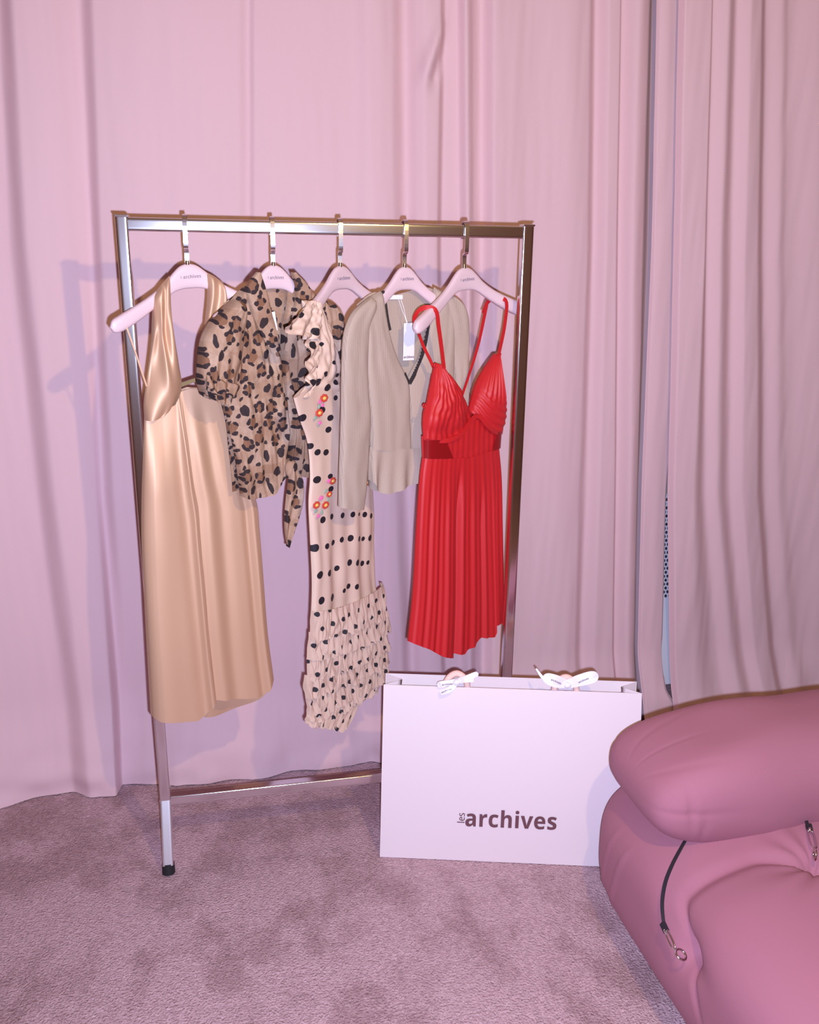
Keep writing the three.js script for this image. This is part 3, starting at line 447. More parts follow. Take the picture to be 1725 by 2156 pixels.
// ---------------------------------------------------------------- polka dot dress
{
  const t = garment(2, 'polka_dot_dress', 'cream polka dot dress with embroidered flowers and a ragged ruffled skirt', 'dress');
  const f = coons([[-0.1988,-0.3693],[-0.175,-0.4163],[-0.1415,-0.4753],[-0.132,-0.554],[-0.1409,-0.6191],[-0.1364,-0.7235],[-0.1339,-0.8306],[-0.1442,-0.9236],[-0.1572,-1.017],[-0.1618,-1.129]], [[0.0877,-0.4175],[0.1007,-0.5379],[0.114,-0.6882],[0.1141,-0.7902],[0.1175,-0.876],[0.1313,-0.9668],[0.1419,-1.08],[0.1353,-1.162]],
    [[-0.1988,-0.3693],[-0.1303,-0.351],[-0.0524,-0.3553],[0.0285,-0.3769],[0.0877,-0.4175]], [[-0.1618,-1.129],[-0.0732,-1.186],[-0.0105,-1.174],[0.0761,-1.183],[0.1353,-1.162]]);
  mesh('bodice_and_skirt', tube(f, 110, 110, (s, tt) => lerp(0.014, 0.024, tt), (s, tt) => smooth(0.25, 0.5, tt) * (0.0028 * Math.sin(s * 30 + tt * 2) + 0.003 * Math.sin(s * 13)) + 0.004 * noise.noise(s * 6, tt * 8, 5)), M.polka, t);
  const up = coons([[-0.1549,-0.1662],[-0.1329,-0.2149],[-0.1133,-0.2723],[-0.1253,-0.3285],[-0.1905,-0.3777]], [[-0.0795,-0.1824],[-0.0459,-0.24],[-0.0215,-0.2896],[-0.0065,-0.3511],[0.0332,-0.423]], [[-0.1549,-0.1662],[-0.1134,-0.1693],[-0.0795,-0.1824]], [[-0.1905,-0.3777],[-0.0725,-0.3988],[0.0332,-0.423]]);
  mesh('yoke', tube(up, 50, 60, (s, tt) => 0.019 * (1 - smooth(0.72, 1, tt)), (s, tt) => (1 - smooth(0.7, 1, tt)) * 0.006 * noise.noise(s * 6, tt * 9, 11) + 0.002 * Math.sin(tt * 30 + s * 4) * smooth(0.3, 0.6, tt) * (1 - smooth(0.7, 1, tt)), 0.07, 0.001), M.polka, t);
  const us = coons([[0.082,-0.1801],[0.0718,-0.268],[0.0579,-0.3571],[0.0332,-0.423]], [[0.1202,-0.192],[0.1234,-0.2707],[0.1172,-0.3621],[0.091,-0.4296]], [[0.082,-0.1801],[0.1012,-0.1827],[0.1202,-0.192]], [[0.0332,-0.423],[0.091,-0.4296]]);
  mesh('shoulder_strap', tube(us, 20, 30, 0.018, () => 0, 0.08, -0.004), M.polka, t);
  // flutter sleeve in two tiers
  const wave = (a, n, k) => (s, tt) => 0.022 + a * Math.sin(s * n + k + 2 * tt) * (0.25 + tt) + 0.006 * noise.noise(s * 9, tt * 6, k);
  const r1 = coons([[-0.159,-0.168],[-0.2152,-0.1952],[-0.2578,-0.2161]], [[-0.0964,-0.1758],[-0.0901,-0.2169],[-0.0762,-0.2614]], [[-0.159,-0.168],[-0.127,-0.1669],[-0.0964,-0.1758]], [[-0.2578,-0.2161],[-0.2397,-0.2303],[-0.2088,-0.2343],[-0.1773,-0.2463],[-0.1262,-0.2477],[-0.0762,-0.2614]]);
  mesh('flutter_sleeve', sheet(r1, 60, 30, wave(0.007, 16, 1)), M.polka, t);
  const r2 = coons([[-0.1829,-0.2321],[-0.1598,-0.2738],[-0.1765,-0.3149],[-0.1629,-0.341],[-0.1771,-0.3702]], [[-0.1257,-0.2355],[-0.1115,-0.2776],[-0.125,-0.3201],[-0.13,-0.3447],[-0.1515,-0.3673]], [[-0.1829,-0.2321],[-0.1257,-0.2355]], [[-0.1771,-0.3702],[-0.1515,-0.3673]]);
  mesh('flutter_sleeve', sheet(r2, 20, 70, (s, tt) => 0.022 + 0.008 * Math.sin(tt * 24 + s * 3) * (1 - s) + 0.004 * noise.noise(s * 5, tt * 14, 3)), M.polka, t);
  // ragged ruffles of the skirt, tier over tier
  const ed = [[-0.1411,-0.9005],[0.1413,-0.8995],[-0.1752,-1.16],[0.1492,-1.167]], rag = [];
  const tiers = 7;
  for (let k = tiers - 1; k >= 0; k--) {
    const q = k / (tiers - 1), L0 = [[-0.1404,-0.8825],[-0.1537,-0.932],[-0.165,-0.9824],[-0.1791,-1.032],[-0.179,-1.082],[-0.1712,-1.124],[-0.1671,-1.139]], R0 = [[0.1379,-0.8959],[0.1482,-0.9471],[0.1518,-1],[0.1555,-1.051],[0.1557,-1.098],[0.149,-1.13],[0.1387,-1.149]], L1 = [[-0.1589,-0.9482],[-0.1727,-0.995],[-0.1821,-1.045],[-0.1891,-1.089],[-0.1792,-1.139],[-0.1847,-1.152],[-0.1849,-1.157]], R1 = [[0.1535,-0.9867],[0.1588,-1.038],[0.1607,-1.086],[0.161,-1.131],[0.1578,-1.177],[0.1213,-1.2],[-0.0076,-1.245]];
    const a = L0[k], b = R0[k], c = L1[k], d = R1[k], sag = 0.012, ph = k * 1.9;
    const top = s => [lerp(a[0], b[0], s), lerp(a[1], b[1], s) - sag * Math.sin(s * 3.1416)], bot = s => [lerp(c[0], d[0], s), lerp(c[1], d[1], s) - sag * Math.sin(s * 3.1416) + 0.012 * noise.noise(s * 14, k, 2) + 0.009 * noise.noise(s * 48, k, 5) + (k === tiers - 1 ? 0.010 * noise.noise(s * 7, 2, 2) : 0)];
    const g = sheet((s, tt) => { const m = top(s), n = bot(s), w = 0.010 * noise.noise(s * 26, ph, tt) * tt; return [lerp(m[0], n[0], tt) + w, lerp(m[1], n[1], tt)]; }, 220, 14,
      (s, tt) => (0.024 + 0.006 * (tiers - k) * 0.3) * Math.pow(round(s), 0.7) + (0.35 + tt) * (0.011 * noise.noise(s * 24 + ph, tt * 1.2, k) + 0.006 * noise.noise(s * 55 + ph, tt * 2, k + 3)) + 0.006 * tt);
    mesh('ruffle', g, M.ruffle, t);
  }
  // embroidered flowers
  const petal = new THREE.SphereGeometry(0.0034, 8, 6).scale(1, 1, 0.35);
  const flower = (p, r, mA, mB) => { const g = new THREE.Group(); g.name = 'embroidered_flower'; t.add(g); g.position.set(p[0], p[1], mid(p[0]) + 0.021);
    const ps = []; for (let k = 0; k < 7; k++) { const q = petal.clone(); q.translate(Math.cos(k * 0.8976) * 0.0048, Math.sin(k * 0.8976) * 0.0048, 0); ps.push(q); }
    mesh('petals', mergeGeometries(ps), mA, g); mesh('centre', new THREE.SphereGeometry(0.0034, 10, 8).scale(1, 1, 0.5).translate(0, 0, 0.001), mB, g); g.scale.set(r * 1.5, r, r); };
  for (const [u, v, r] of [[-0.0958,-0.3813,1.2],[-0.1168,-0.4117,1.15],[-0.0654,-0.5792,1.1],[-0.08,-0.6081,0.9],[-0.1366,-0.6208,1.1],[-0.0969,-0.6306,1.15],[0.0708,-0.6093,1]]) flower([u, v], r, M.flowerRed, M.flowerYellow);
  for (const [u, v, r] of [[-0.114,-0.3875,0.5],[-0.1022,-0.3965,0.5],[-0.1155,-0.4344,0.55],[-0.115,-0.6092,0.7],[-0.129,-0.6488,0.55],[-0.0812,-0.5759,0.6]]) flower([u, v], r, M.flowerPink, M.flowerPink);
  const lf = new THREE.SphereGeometry(0.004, 8, 6).scale(1.6, 1, 0.3);
  for (const [u, v, a] of [[-0.1143,-0.3981,1],[-0.1315,-0.4213,0.4],[-0.1176,-0.4363,2],[-0.0919,-0.5986,0.5],[-0.0824,-0.6214,1.2],[-0.1098,-0.6446,2],[-0.1371,-0.6354,0.3]]) { const m = mesh('embroidered_leaf', lf, M.leaf, t); m.position.set(u, v, mid(u) + 0.019); m.rotation.z = a; }
}

// ---------------------------------------------------------------- cardigan
{
  const t = garment(3, 'cardigan', 'taupe knitted V-neck cardigan with black lace trim and a white swing tag', 'cardigan');
  const soft = (k, a) => (s, tt) => a * noise.noise(s * 4 + k, tt * 4, k);
  const lf = coons([[-0.1355,-0.1753],[-0.1224,-0.259],[-0.1197,-0.3446],[-0.1092,-0.4223],[-0.1032,-0.5073]], [[-0.0721,-0.1473],[-0.0543,-0.2301],[-0.0232,-0.3022],[0.0078,-0.3577],[0.0147,-0.4348],[0.0203,-0.5208]], [[-0.1355,-0.1753],[-0.1028,-0.1594],[-0.0721,-0.1473]], [[-0.1032,-0.5073],[-0.0421,-0.5191],[0.0203,-0.5208]]);
  mesh('left_front', tube(lf, 50, 80, 0.017, soft(2, 0.003), 0.05, 0.001, 0.2, 0.4), M.knit, t);
  const rf = coons([[0.0858,-0.1393],[0.0648,-0.2336],[0.048,-0.2945],[0.0107,-0.3579],[0.0161,-0.435],[0.0203,-0.5208]], [[0.1343,-0.1658],[0.1418,-0.2467],[0.1398,-0.3619],[0.1286,-0.4439],[0.124,-0.5253]], [[0.0858,-0.1393],[0.1101,-0.1502],[0.1343,-0.1658]], [[0.0203,-0.5208],[0.075,-0.5255],[0.124,-0.5253]]);
  mesh('right_front', tube(rf, 50, 80, 0.019, soft(6, 0.003), 0.05, 0.0, 0.2, 0.4), M.knit, t);
  const bk = coons([[-0.1296,-0.1775],[-0.1179,-0.2592],[-0.1151,-0.345],[-0.1061,-0.4227],[-0.097,-0.5253]], [[0.1317,-0.168],[0.1392,-0.2467],[0.1372,-0.3617],[0.1259,-0.4437],[0.1216,-0.5397]], [[-0.1296,-0.1775],[-0.0736,-0.1514],[-0.0302,-0.1603],[0.026,-0.15],[0.0859,-0.1415],[0.1317,-0.168]], [[-0.097,-0.5253],[0.0176,-0.5407],[0.1216,-0.5397]]);
  mesh('back', sheet(bk, 50, 50, (s, tt) => -0.02 + 0.004 * noise.noise(s * 4, tt * 4, 2)), M.knit, t);
  const pp = coons([[-0.1047,-0.5014],[-0.1094,-0.5521],[-0.1095,-0.5809]], [[0.1252,-0.5206],[0.1329,-0.6023]], [[-0.1047,-0.5014],[0.0173,-0.5193],[0.1252,-0.5206]], [[-0.1095,-0.5809],[-0.0908,-0.6087],[-0.0644,-0.6191],[0.0038,-0.6108],[0.0623,-0.6004],[0.1329,-0.6023]]);
  mesh('peplum', tube(pp, 120, 30, (s, tt) => 0.018 + 0.008 * tt, (s, tt) => (0.2 + tt) * (0.003 * Math.sin(s * 34) + 0.0035 * Math.sin(s * 19 + 1)), 0, 0, 0.6, 0.5), M.knit, t);
  const sl = coons([[-0.1028,-0.1574],[-0.1658,-0.195],[-0.1891,-0.2328],[-0.1978,-0.2959],[-0.2028,-0.4217],[-0.2113,-0.5509],[-0.2142,-0.624]], [[-0.0881,-0.1763],[-0.1149,-0.2383],[-0.1197,-0.3446],[-0.1108,-0.4332],[-0.1172,-0.5223],[-0.1253,-0.6012],[-0.1335,-0.6473]], [[-0.1028,-0.1574],[-0.094,-0.1658],[-0.0881,-0.1763]], [[-0.2142,-0.624],[-0.1752,-0.6373],[-0.1335,-0.6473]]);
  mesh('sleeve', tube(sl, 40, 90, 0.017, (s, tt) => 0.003 * noise.noise(s * 3, tt * 7, 4), 0.05, 0.004, 0.6, 0.45), M.knit, t);
  const sr = coons([[0.0887,-0.148],[0.1061,-0.2011],[0.1296,-0.2806],[0.1462,-0.3505],[0.1446,-0.481],[0.1457,-0.6664]], [[0.1261,-0.1569],[0.158,-0.177],[0.1757,-0.2064],[0.1837,-0.2937],[0.1861,-0.4838],[0.1868,-0.6708]], [[0.0887,-0.148],[0.1074,-0.1491],[0.1261,-0.1569]], [[0.1457,-0.6664],[0.1868,-0.6708]]);
  mesh('sleeve', tube(sr, 40, 60, (s, tt) => lerp(0.021, 0.014, smooth(0.05, 0.3, tt)), (s, tt) => 0.003 * noise.noise(s * 3, tt * 7, 9), 0.03, 0.0, 0.6, 0.45), M.knit, t);
  const lw = (n, k) => (tt, x) => x > 0 ? 0.0016 * Math.sin(tt * n + k) : 0;
  const l1 = [[-0.0692,-0.1473],[-0.0618,-0.1767],[-0.0558,-0.2086],[-0.0484,-0.2356]]; mesh('lace_trim', band(l1.map(p => [...p, 0.010]), 0.007, 0.0015, 40, undefined, true, lw(90, 0)), M.lace, t);
  const l2 = [[0.0673,-0.2226],[0.0531,-0.2723],[0.0398,-0.311],[0.0233,-0.3395],[0.0079,-0.3611]]; mesh('lace_trim', band(l2.map(p => [...p, 0.014]), 0.0105, 0.0015, 60, undefined, true, lw(120, 1)), M.lace, t);
  const l3 = [[-0.0069,-0.3365],[0.0005,-0.3504],[0.0093,-0.3612]]; mesh('lace_trim', band(l3.map(p => [...p, 0.013]), 0.008, 0.0015, 16, undefined, true, lw(40, 1)), M.lace, t);
  const nl = [[-0.016,-0.1625]][0]; const lb = mesh('neck_label', box(0.042, 0.010, 0.001, 0, 0, 0, 0.0004), M.white, t); lb.position.set(nl[0], nl[1], -0.012);
  const tg = [[-0.002,-0.2624]][0], tag = mesh('swing_tag', box(0.033, 0.086, 0.0012, 0, 0, 0, 0.0005), M.white, t); tag.position.set(tg[0], tg[1], 0.022); tag.rotation.z = -0.02;
  const tt = mesh('lettering', text('archives', 0.0056, 0.0004), M.print, tag); tt.position.set(0, -0.035, 0.0008);
  for (const k of [-1, 1]) { const s = [[-0.0089,-0.1626],[-0.0072,-0.1883],[-0.0084,-0.2077],[-0.0053,-0.2251]]; mesh('tag_string', wire(s.map((p, i) => [p[0] + k * [0.003, 0.0035, 0.0008, 0.001][i], p[1], [-0.008, 0.004, 0.016, 0.021][i]]), 0.0007, 20), M.white, t); }
}

// ---------------------------------------------------------------- red dress
{
  const t = garment(4, 'red_dress', 'red pleated dress with gathered cups and thin straps', 'dress');
  const hem = [[-0.1813,-0.9801],[-0.1311,-1.009],[-0.092,-1.038],[-0.0412,-1.062],[-0.0324,-1.054],[0,-1.063],[0.0067,-1.054],[0.0343,-1.051],[0.0524,-1.035],[0.1121,-1.047],[0.122,-1.019],[0.1703,-1.018]];
  const sk = coons([[-0.1339,-0.5278],[-0.1421,-0.5677],[-0.1525,-0.6824],[-0.1639,-0.8609],[-0.1813,-0.9801]], [[0.1284,-0.5335],[0.1397,-0.6097],[0.1491,-0.7394],[0.1587,-0.8739],[0.1703,-1.018]], [[-0.1339,-0.5278],[0.0061,-0.5439],[0.1284,-0.5335]], hem, false);
  const pl = (s, tt) => (0.25 + 0.75 * smooth(0, 0.35, tt)) * (0.0018 * Math.sin(s * 46 + 0.9 * Math.sin(s * 9)) + 0.0013 * Math.sin(s * 108 + 2 * Math.sin(s * 5))) - 0.013 * smooth(0, 0.3, tt) * Math.exp(-(((s - 0.42) / 0.022) ** 2)) - 0.008 * Math.exp(-(((s - 0.7) / 0.02) ** 2)) * smooth(0.1, 0.4, tt) + 0.008 * Math.exp(-(((s - 0.3) / 0.08) ** 2)) * tt;
  mesh('skirt', tube(sk, 200, 70, (s, tt) => lerp(0.03, 0.045, tt), pl), M.red, t);
  const md = coons([[-0.1389,-0.4747],[-0.1338,-0.5301]], [[0.132,-0.4846],[0.13,-0.5362]], [[-0.1389,-0.4747],[-0.03,-0.4742],[0.0235,-0.4506],[0.0671,-0.4667],[0.132,-0.4846]], [[-0.1338,-0.5301],[0.0061,-0.5439],[0.13,-0.5362]]);
  mesh('midriff', tube(md, 70, 30, 0.028, (s, tt) => 0.0008 * Math.sin(s * 90) + 0.001 * noise.noise(s * 9, tt * 3, 2)), M.red, t);
  const sp = coons([[-0.1369,-0.4841],[-0.1339,-0.5278]], [[-0.0777,-0.4868],[-0.0481,-0.5388]], [[-0.1369,-0.4841],[-0.0777,-0.4868]], [[-0.1339,-0.5278],[-0.0481,-0.5388]]);
  mesh('side_panel', sheet(sp, 16, 10, (s) => 0.004 + 0.027 * Math.pow(round(s * 0.28), 0.8)), M.redSatin, t);
  const sp2 = coons([[0.1022,-0.4918],[0.0889,-0.5369]], [[0.1307,-0.4882],[0.13,-0.5349]], [[0.1022,-0.4918],[0.1307,-0.4882]], [[0.0889,-0.5369],[0.13,-0.5349]]);
  mesh('side_panel', sheet(sp2, 16, 10, (s) => 0.004 + 0.027 * Math.pow(round(0.82 + s * 0.18), 0.8)), M.redSatin, t);
  // gathered cups: creases run down from each strap and turn along the under-bust band
  const cup1 = coons([[-0.0972,-0.3084],[-0.1101,-0.3468],[-0.1231,-0.3897],[-0.14,-0.4321],[-0.1388,-0.4793]], [[-0.0797,-0.3162],[-0.0517,-0.3383],[-0.0221,-0.3711],[0.0039,-0.4055],[0.0261,-0.4344]], [[-0.0972,-0.3084],[-0.0797,-0.3162]], [[-0.1388,-0.4793],[-0.0812,-0.4874],[-0.0215,-0.4752],[0.0261,-0.4344]]);
  mesh('cup', tube(cup1, 60, 60, (s, tt) => 0.012 + 0.026 * Math.sin(tt * 2.6), (s, tt) => 0.0012 * Math.sin(s * 58 + tt * 7 + 3 * noise.noise(s * 3, tt * 3, 6)) + 0.007 * noise.noise(s * 4, tt * 5, 1) + 0.0015 * noise.noise(s * 10, tt * 9, 4), 0, 0.006), M.red, t);
  const cup2 = coons([[0.1021,-0.3006],[0.0705,-0.3373],[0.0487,-0.3707],[0.0344,-0.4046],[0.0245,-0.4343]], [[0.1138,-0.2987],[0.123,-0.3637],[0.1349,-0.4242],[0.1371,-0.468],[0.131,-0.4944]], [[0.1021,-0.3006],[0.1138,-0.2987]], [[0.0245,-0.4343],[0.0514,-0.4676],[0.0913,-0.4871],[0.131,-0.4944]]);
  mesh('cup', tube(cup2, 60, 60, (s, tt) => 0.012 + 0.026 * Math.sin(tt * 2.6), (s, tt) => 0.0018 * Math.sin(s * 42 - tt * 5) * (1 - smooth(0.5, 0.75, tt)) + 0.002 * Math.sin(tt * 70 - s * 9 + 5 * s * s) * smooth(0.5, 0.75, tt), 0, 0.004), M.red, t);
  const ub = [[-0.137,-0.4773],[-0.0811,-0.4898],[-0.0299,-0.4777],[0.0248,-0.4413],[0.0578,-0.4694],[0.0959,-0.4887],[0.134,-0.4958]]; mesh('under_bust_band', band(ub.map((p, i) => [...p, mid(p[0]) + [0.006, 0.028, 0.036, 0.034, 0.036, 0.026, 0.006][i]]), 0.011, 0.006, 60), M.red, t);
  const S = (p, z, w, n = 30) => mesh('shoulder_strap', band(p.map((q, i) => [q[0], q[1], mid(q[0]) + z[i]]), w, 0.0015, n), M.red, t);
  S([[-0.1435,-0.2306],[-0.153,-0.2073],[-0.1463,-0.1898],[-0.1289,-0.182],[-0.1113,-0.1877],[-0.1014,-0.2282],[-0.0812,-0.3216]], [-0.02, -0.018, -0.010, 0, 0.014, 0.018, 0.02], 0.0105);
  S([[-0.1418,-0.2265],[-0.1194,-0.2701],[-0.0988,-0.3126],[-0.0855,-0.3489]], [-0.02, -0.016, -0.004, 0.004], 0.008);
  S([[0.0853,-0.2007],[0.0987,-0.1717],[0.1131,-0.1662],[0.122,-0.1697],[0.1189,-0.224],[0.1082,-0.3043]], [-0.02, -0.016, 0, 0.014, 0.018, 0.012], 0.0105);
  S([[0.0903,-0.1806],[0.0586,-0.2792],[0.0038,-0.4044]], [-0.014, -0.006, -0.002], tt => lerp(0.0105, 0.006, tt));
  for (const p of [[0.1139,-0.2999],[-0.1023,-0.3124],[-0.1426,-0.4018]]) mesh('strap_loop', new THREE.TorusGeometry(0.004, 0.0018, 8, 16).translate(p[0], p[1], mid(p[0]) + 0.01), M.red, t);
}

// ---------------------------------------------------------------- paper carrier bag
{
  const by = -2.743 * D, t = thing('shopping_bag', 'large pale pink paper carrier bag with white ribbon bows and dark lettering', 'bag', [-0.0676, 0, -1.9336], by);
  const q = [[0,-0],[0.6746,-0.0003],[0.0083,0.5099],[0.645,0.5083]], th = 0.0015;
  const W0 = q[1][0], H0 = q[2][1] - 0.004, x0 = q[2][0], x1 = q[3][0], DB = 0.10, DT = 0.062;
  const face = (xa, xb, ya, xc, xd, yc, za, zc, bow) => { const g = new THREE.BoxGeometry(1, 1, 1, 24, 18, 1), p = g.attributes.position; for (let i = 0; i < p.count; i++) { const a = p.getX(i) + 0.5, b = p.getY(i) + 0.5, c = p.getZ(i); p.setXYZ(i, lerp(lerp(xa, xb, a), lerp(xc, xd, a), b), lerp(ya, yc, b), lerp(za, zc, b) + c * th + bow * Math.sin(a * 3.14) * Math.sin(b * 3.14)); } g.computeVertexNormals(); return g; };
  mesh('front_panel', face(0, W0, 0.002, x0, x1, H0, 0, 0, 0.006), M.paper, t);
  mesh('back_panel', face(0.004, W0 - 0.004, 0.002, x0, x1, H0, -DB, -DT, -0.004), M.paper, t);
  mesh('base', box(W0 - 0.004, th, DB, W0 / 2, 0.002, -DB / 2, 0.0005), M.paper, t);
  for (const k of [0, 1]) {   // gussets fold inwards towards the mouth
    const xb = k ? W0 : 0, xt = k ? x1 : x0, s = k ? -1 : 1;
    const g = sheet((a, b) => [0, 0], 8, 10, (a, b) => { const fold = s * 0.045 * b * (1 - Math.abs(2 * a - 1)); return [lerp(xb, xt, b) + fold, lerp(0.002, H0, b), -lerp(DB, DT, b) * a]; });
    mesh('gusset', g, M.paper, t);
  }
  mesh('top_fold', face(x0 + 0.002, x1 - 0.002, H0 - 0.06, x0 + 0.002, x1 - 0.002, H0 - 0.002, -0.003, -0.003, 0), M.paper, t);
  const lt = mesh('lettering', text('archives', 0.049, 0.0008), M.print, t); const lp = [[0.3404,0.1374]][0]; const bb = lt.geometry.boundingBox; lt.scale.set(0.235 / (bb.max.x - bb.min.x), 1, 1); lt.position.set(lp[0], lp[1], 0.0062);
  const ls = mesh('lettering', text('les', 0.0165, 0.0008, fontR), M.print, t), l2 = [[0.2114,0.1354]][0]; ls.rotation.z = Math.PI / 2; ls.scale.setScalar(1.12); ls.position.set(l2[0], l2[1], 0.0055);
  // ribbon bows over the rim, a looped cord handle behind each
  const bows = [[[[0.19,0.522]][0], 0.35, 1], [[[0.4609,0.5245]][0], 0.1, -1]];
  for (const [c, tilt, k] of bows) {
    const b = new THREE.Group(); b.name = 'ribbon_bow'; t.add(b); b.position.set(c[0], c[1] + 0.002, 0.004); b.rotation.z = tilt;
    const loop = (s, len, h, dz = 0.012) => [[0, 0, 0.002], [s * len * 0.5, h * 0.75, dz], [s * len, h, dz * 0.9], [s * len * 1.03, h * 0.62, dz * 0.4], [s * len * 0.5, h * 0.25, 0.002], [0, 0, 0.001]];
    const up = new THREE.Vector3(0, 0.35, 1);
    if (k > 0) {
      mesh('loop', band(loop(-1, 0.040, 0.010), 0.014, 0.0008, 30, up), M.ribbon, b);
      mesh('loop', band(loop(1, 0.050, 0.008), 0.013, 0.0008, 30, up), M.ribbon, b);
      mesh('tail', band([[0, 0, 0.004], [-0.022, -0.008, 0.016], [-0.046, -0.010, 0.014]], 0.014, 0.0008, 16, up), M.ribbon, b);
      mesh('tail', band([[0, 0, 0.004], [0.022, 0.002, 0.014], [0.042, -0.004, 0.012]], 0.010, 0.0008, 16, up), M.ribbon, b);
    } else {
      mesh('loop', band(loop(-1, 0.048, 0.026), 0.020, 0.0008, 30, up), M.ribbon, b);
      mesh('loop', band(loop(1, 0.062, 0.024), 0.022, 0.0008, 30, up), M.ribbon, b);
      mesh('tail', band([[0, 0, 0.004], [-0.036, 0.008, 0.014], [-0.058, 0.024, 0.010], [-0.074, 0.048, 0.004]], tt => lerp(0.016, 0.004, tt), 0.0008, 16, up), M.ribbon, b);
    }
    mesh('knot', new THREE.SphereGeometry(0.009, 14, 10).scale(1.1, 0.9, 0.8).translate(0, 0.001, 0.008), M.ribbon, b);
    for (const [x, y, r] of k > 0 ? [[-0.030, -0.009, 0.05], [-0.022, 0.007, -0.2]] : [[0.038, 0.016, 0.38], [-0.028, 0.017, -0.5]]) { const l = mesh('lettering', text('archives', 0.0048, 0.0004), M.print, b); l.position.set(x, y, 0.0165); l.rotation.z = r; }
    mesh('handle', wire([[c[0] - 0.03, H0 - 0.03, -0.012], [c[0] - 0.022, H0 + 0.012, -0.018], [c[0], H0 + 0.026, -0.022], [c[0] + 0.022, H0 + 0.012, -0.018], [c[0] + 0.03, H0 - 0.03, -0.012]], 0.009, 30), M.cord, t);
  }
}

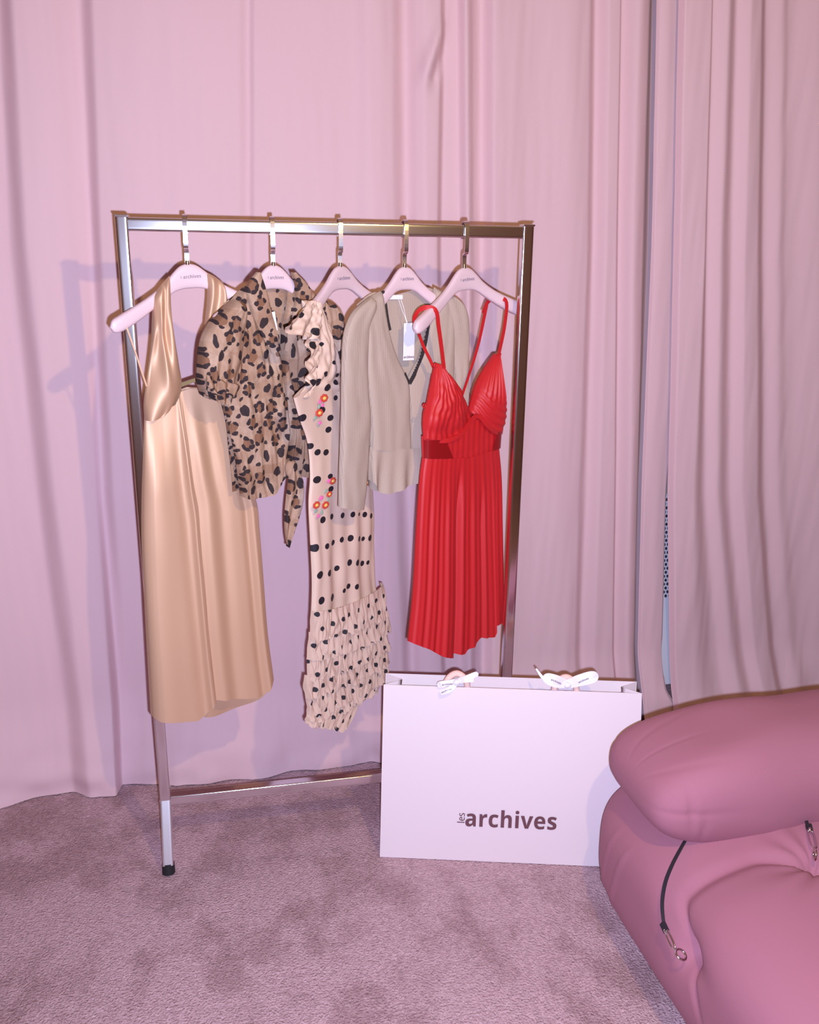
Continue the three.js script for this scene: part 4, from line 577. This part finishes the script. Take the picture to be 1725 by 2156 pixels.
// ---------------------------------------------------------------- sofa
{
  const t = thing('sofa', 'dusty pink modular sofa with puffed cushions held by black cords and steel clips', 'sofa', [0.965, 0, -1.5], CY);
  // a puffed block: superellipsoid of half sizes a, b, c
  function puff(a, b, c, e1, e2, n, dis) {
    let g = new THREE.BoxGeometry(2, 2, 2, n, n, n); g.deleteAttribute('uv'); g.deleteAttribute('normal'); g = mergeVertices(g, 1e-5);
    const p = g.attributes.position, uv = [];
    for (let i = 0; i < p.count; i++) {
      let x = Math.tan(p.getX(i) * 0.7854), y = Math.tan(p.getY(i) * 0.7854), z = Math.tan(p.getZ(i) * 0.7854);
      const h = Math.pow(Math.pow(Math.abs(x), e1) + Math.pow(Math.abs(z), e1), 1 / e1), r = Math.pow(Math.pow(h, e2) + Math.pow(Math.abs(y), e2), 1 / e2);
      x *= a / r; y *= b / r; z *= c / r; const q = dis ? dis(x, y, z) : [x, y, z]; p.setXYZ(i, ...q); uv.push(x + y * 0.7, z + y * 0.7);
    }
    g.setAttribute('uv', new THREE.Float32BufferAttribute(uv, 2)); g.computeVertexNormals(); return g;
  }
  const SEAT = { a: 0.46, b: 0.20, c: 0.46 }, ga = (d, w) => Math.exp(-((d / w) ** 2));
  // the seat is drawn in along a line over its middle and at two tufts, so that it puffs into pillows
  mesh('seat', puff(SEAT.a, SEAT.b, SEAT.c, 5, 3.2, 130, (x, y, z) => {
    const nx = Math.sign(x) * Math.abs(x / SEAT.a) ** 4 / SEAT.a, ny = Math.sign(y) * Math.abs(y / SEAT.b) ** 2.2 / SEAT.b, nz = Math.sign(z) * Math.abs(z / SEAT.c) ** 4 / SEAT.c, nl = Math.hypot(nx, ny, nz) || 1;
    const up = smooth(0.0, 0.12, y), zg = -0.025 + 0.075 * smooth(0.13, 0.03, y) + 0.05 * smooth(-0.28, -0.14, x) * up;
    const upper = smooth(0.01, 0.07, y), tuft1 = Math.hypot(y - 0.042, z - 0.05), tuft2 = Math.hypot(x + 0.16, z - 0.03);
    let d = upper * (0.016 * ga(z - zg, 0.07) + 0.011 * ga(z - zg, 0.016)) + 0.012 * ga(x - 0.02, 0.07) * up;
    if (x < -0.3) d += 0.03 * ga(tuft1, 0.028) + 0.012 * ga(tuft1, 0.07) + 0.008 * ga(y - 0.042 + (z - 0.05) * 0.9, 0.012) * smooth(0.05, 0.07, z) * smooth(0.16, 0.08, z);
    if (y > 0.1) d += 0.025 * ga(tuft2, 0.03) + 0.004 * Math.sin(Math.atan2(x + 0.16, z - 0.03) * 11) * ga(tuft2, 0.09);
    if (x < -0.3) d -= 0.0045 * ga(z + 0.285 - 0.28 * (y - 0.0), 0.006) * smooth(-0.12, -0.05, y) * smooth(0.13, 0.05, y) + 0.0045 * ga(z + 0.225 - 0.3 * (y - 0.0), 0.007) * smooth(-0.14, -0.05, y) * smooth(0.12, 0.05, y);
    const w = 1 + 0.012 * noise.noise(x * 4, y * 4, z * 4);
    return [x * w - nx / nl * d, y + SEAT.b - ny / nl * d, z * w - nz / nl * d]; }), M.sofa, t);
  const roll = mesh('backrest_cushion', puff(0.47, 0.135, 0.155, 6, 2.4, 110, (x, y, z) => {
    const end = smooth(-0.25, -0.44, x), an = Math.atan2(y, z);
    let k = 0.006 * noise.noise(x * 6, y * 6, z * 6) - 0.002 * end * Math.max(0, Math.sin(an * 9 + 1)) ** 6 - 0.005 * ga(x + 0.40 + 0.1 * y, 0.007) * ga(an - 0.1, 0.35) - 0.004 * ga(x + 0.375 + 0.1 * y, 0.006) * ga(an + 0.2, 0.25) - 0.006 * ga(x + 0.1, 0.05) * ga(an + 0.7, 0.5);
    const m = 1 + k / 0.14; return [x, y * m, z * m]; }), M.sofa, t);
  roll.position.set(0.02, 0.445, -0.22);
  const fastener = (pts, a, b, ring, n) => {
    const c = mesh('elastic_cord', band(pts, tt => lerp(0.0085, 0.006, tt), 0.0028, 40, tt => n.clone().lerp(new THREE.Vector3(-0.3, 0.9, 0.3), tt * 0.8)), M.black, t);
    const A = new THREE.Vector3(...a), B = new THREE.Vector3(...b), dir = B.clone().sub(A).normalize(), sd = dir.clone().cross(n).normalize().multiplyScalar(0.0052), P = (k, s) => A.clone().lerp(B, k).addScaledVector(sd, s).toArray();
    mesh('cord_end', band([A.clone().addScaledVector(dir, -0.016).toArray(), A.clone().addScaledVector(dir, 0.002).toArray()], 0.011, 0.008, 4, n), M.black, t);
    mesh('snap_hook', wire([P(0, 0.6), P(0.2, 1), P(0.8, 1), P(1, 0.5), P(1.06, 0), P(1, -0.6), P(0.8, -1), P(0.2, -1), P(0, -0.6)], 0.0021, 60, true), M.steel, t);
    mesh('hook_collar', new THREE.SphereGeometry(0.0052, 14, 10).translate(...A.toArray()), M.chrome, t);
    const R = new THREE.Vector3(...ring), rg = new THREE.TorusGeometry(0.0105, 0.0024, 10, 28); rg.applyQuaternion(new THREE.Quaternion().setFromUnitVectors(new THREE.Vector3(0, 0, 1), sd.clone().normalize())); rg.translate(...R.toArray()); mesh('ring', rg, M.steel, t);
  };
  fastener([[-0.36, 0.372, -0.118], [-0.388, 0.357, -0.099], [-0.416, 0.339, -0.079], [-0.438, 0.316, -0.061], [-0.453, 0.290, -0.041], [-0.459, 0.271, -0.024], [-0.462, 0.262, -0.012]], [-0.463, 0.257, -0.002], [-0.463, 0.245, 0.031], [-0.456, 0.241, 0.044], new THREE.Vector3(-1, 0.25, 0));
  fastener([[-0.105, 0.402, -0.10], [-0.115, 0.405, -0.075], [-0.121, 0.405, -0.062]], [-0.128, 0.404, -0.045], [-0.152, 0.400, 0.001], [-0.160, 0.394, 0.013], new THREE.Vector3(0, 1, 0));
}

scene.updateMatrixWorld(true);
renderer.render(scene, camera);
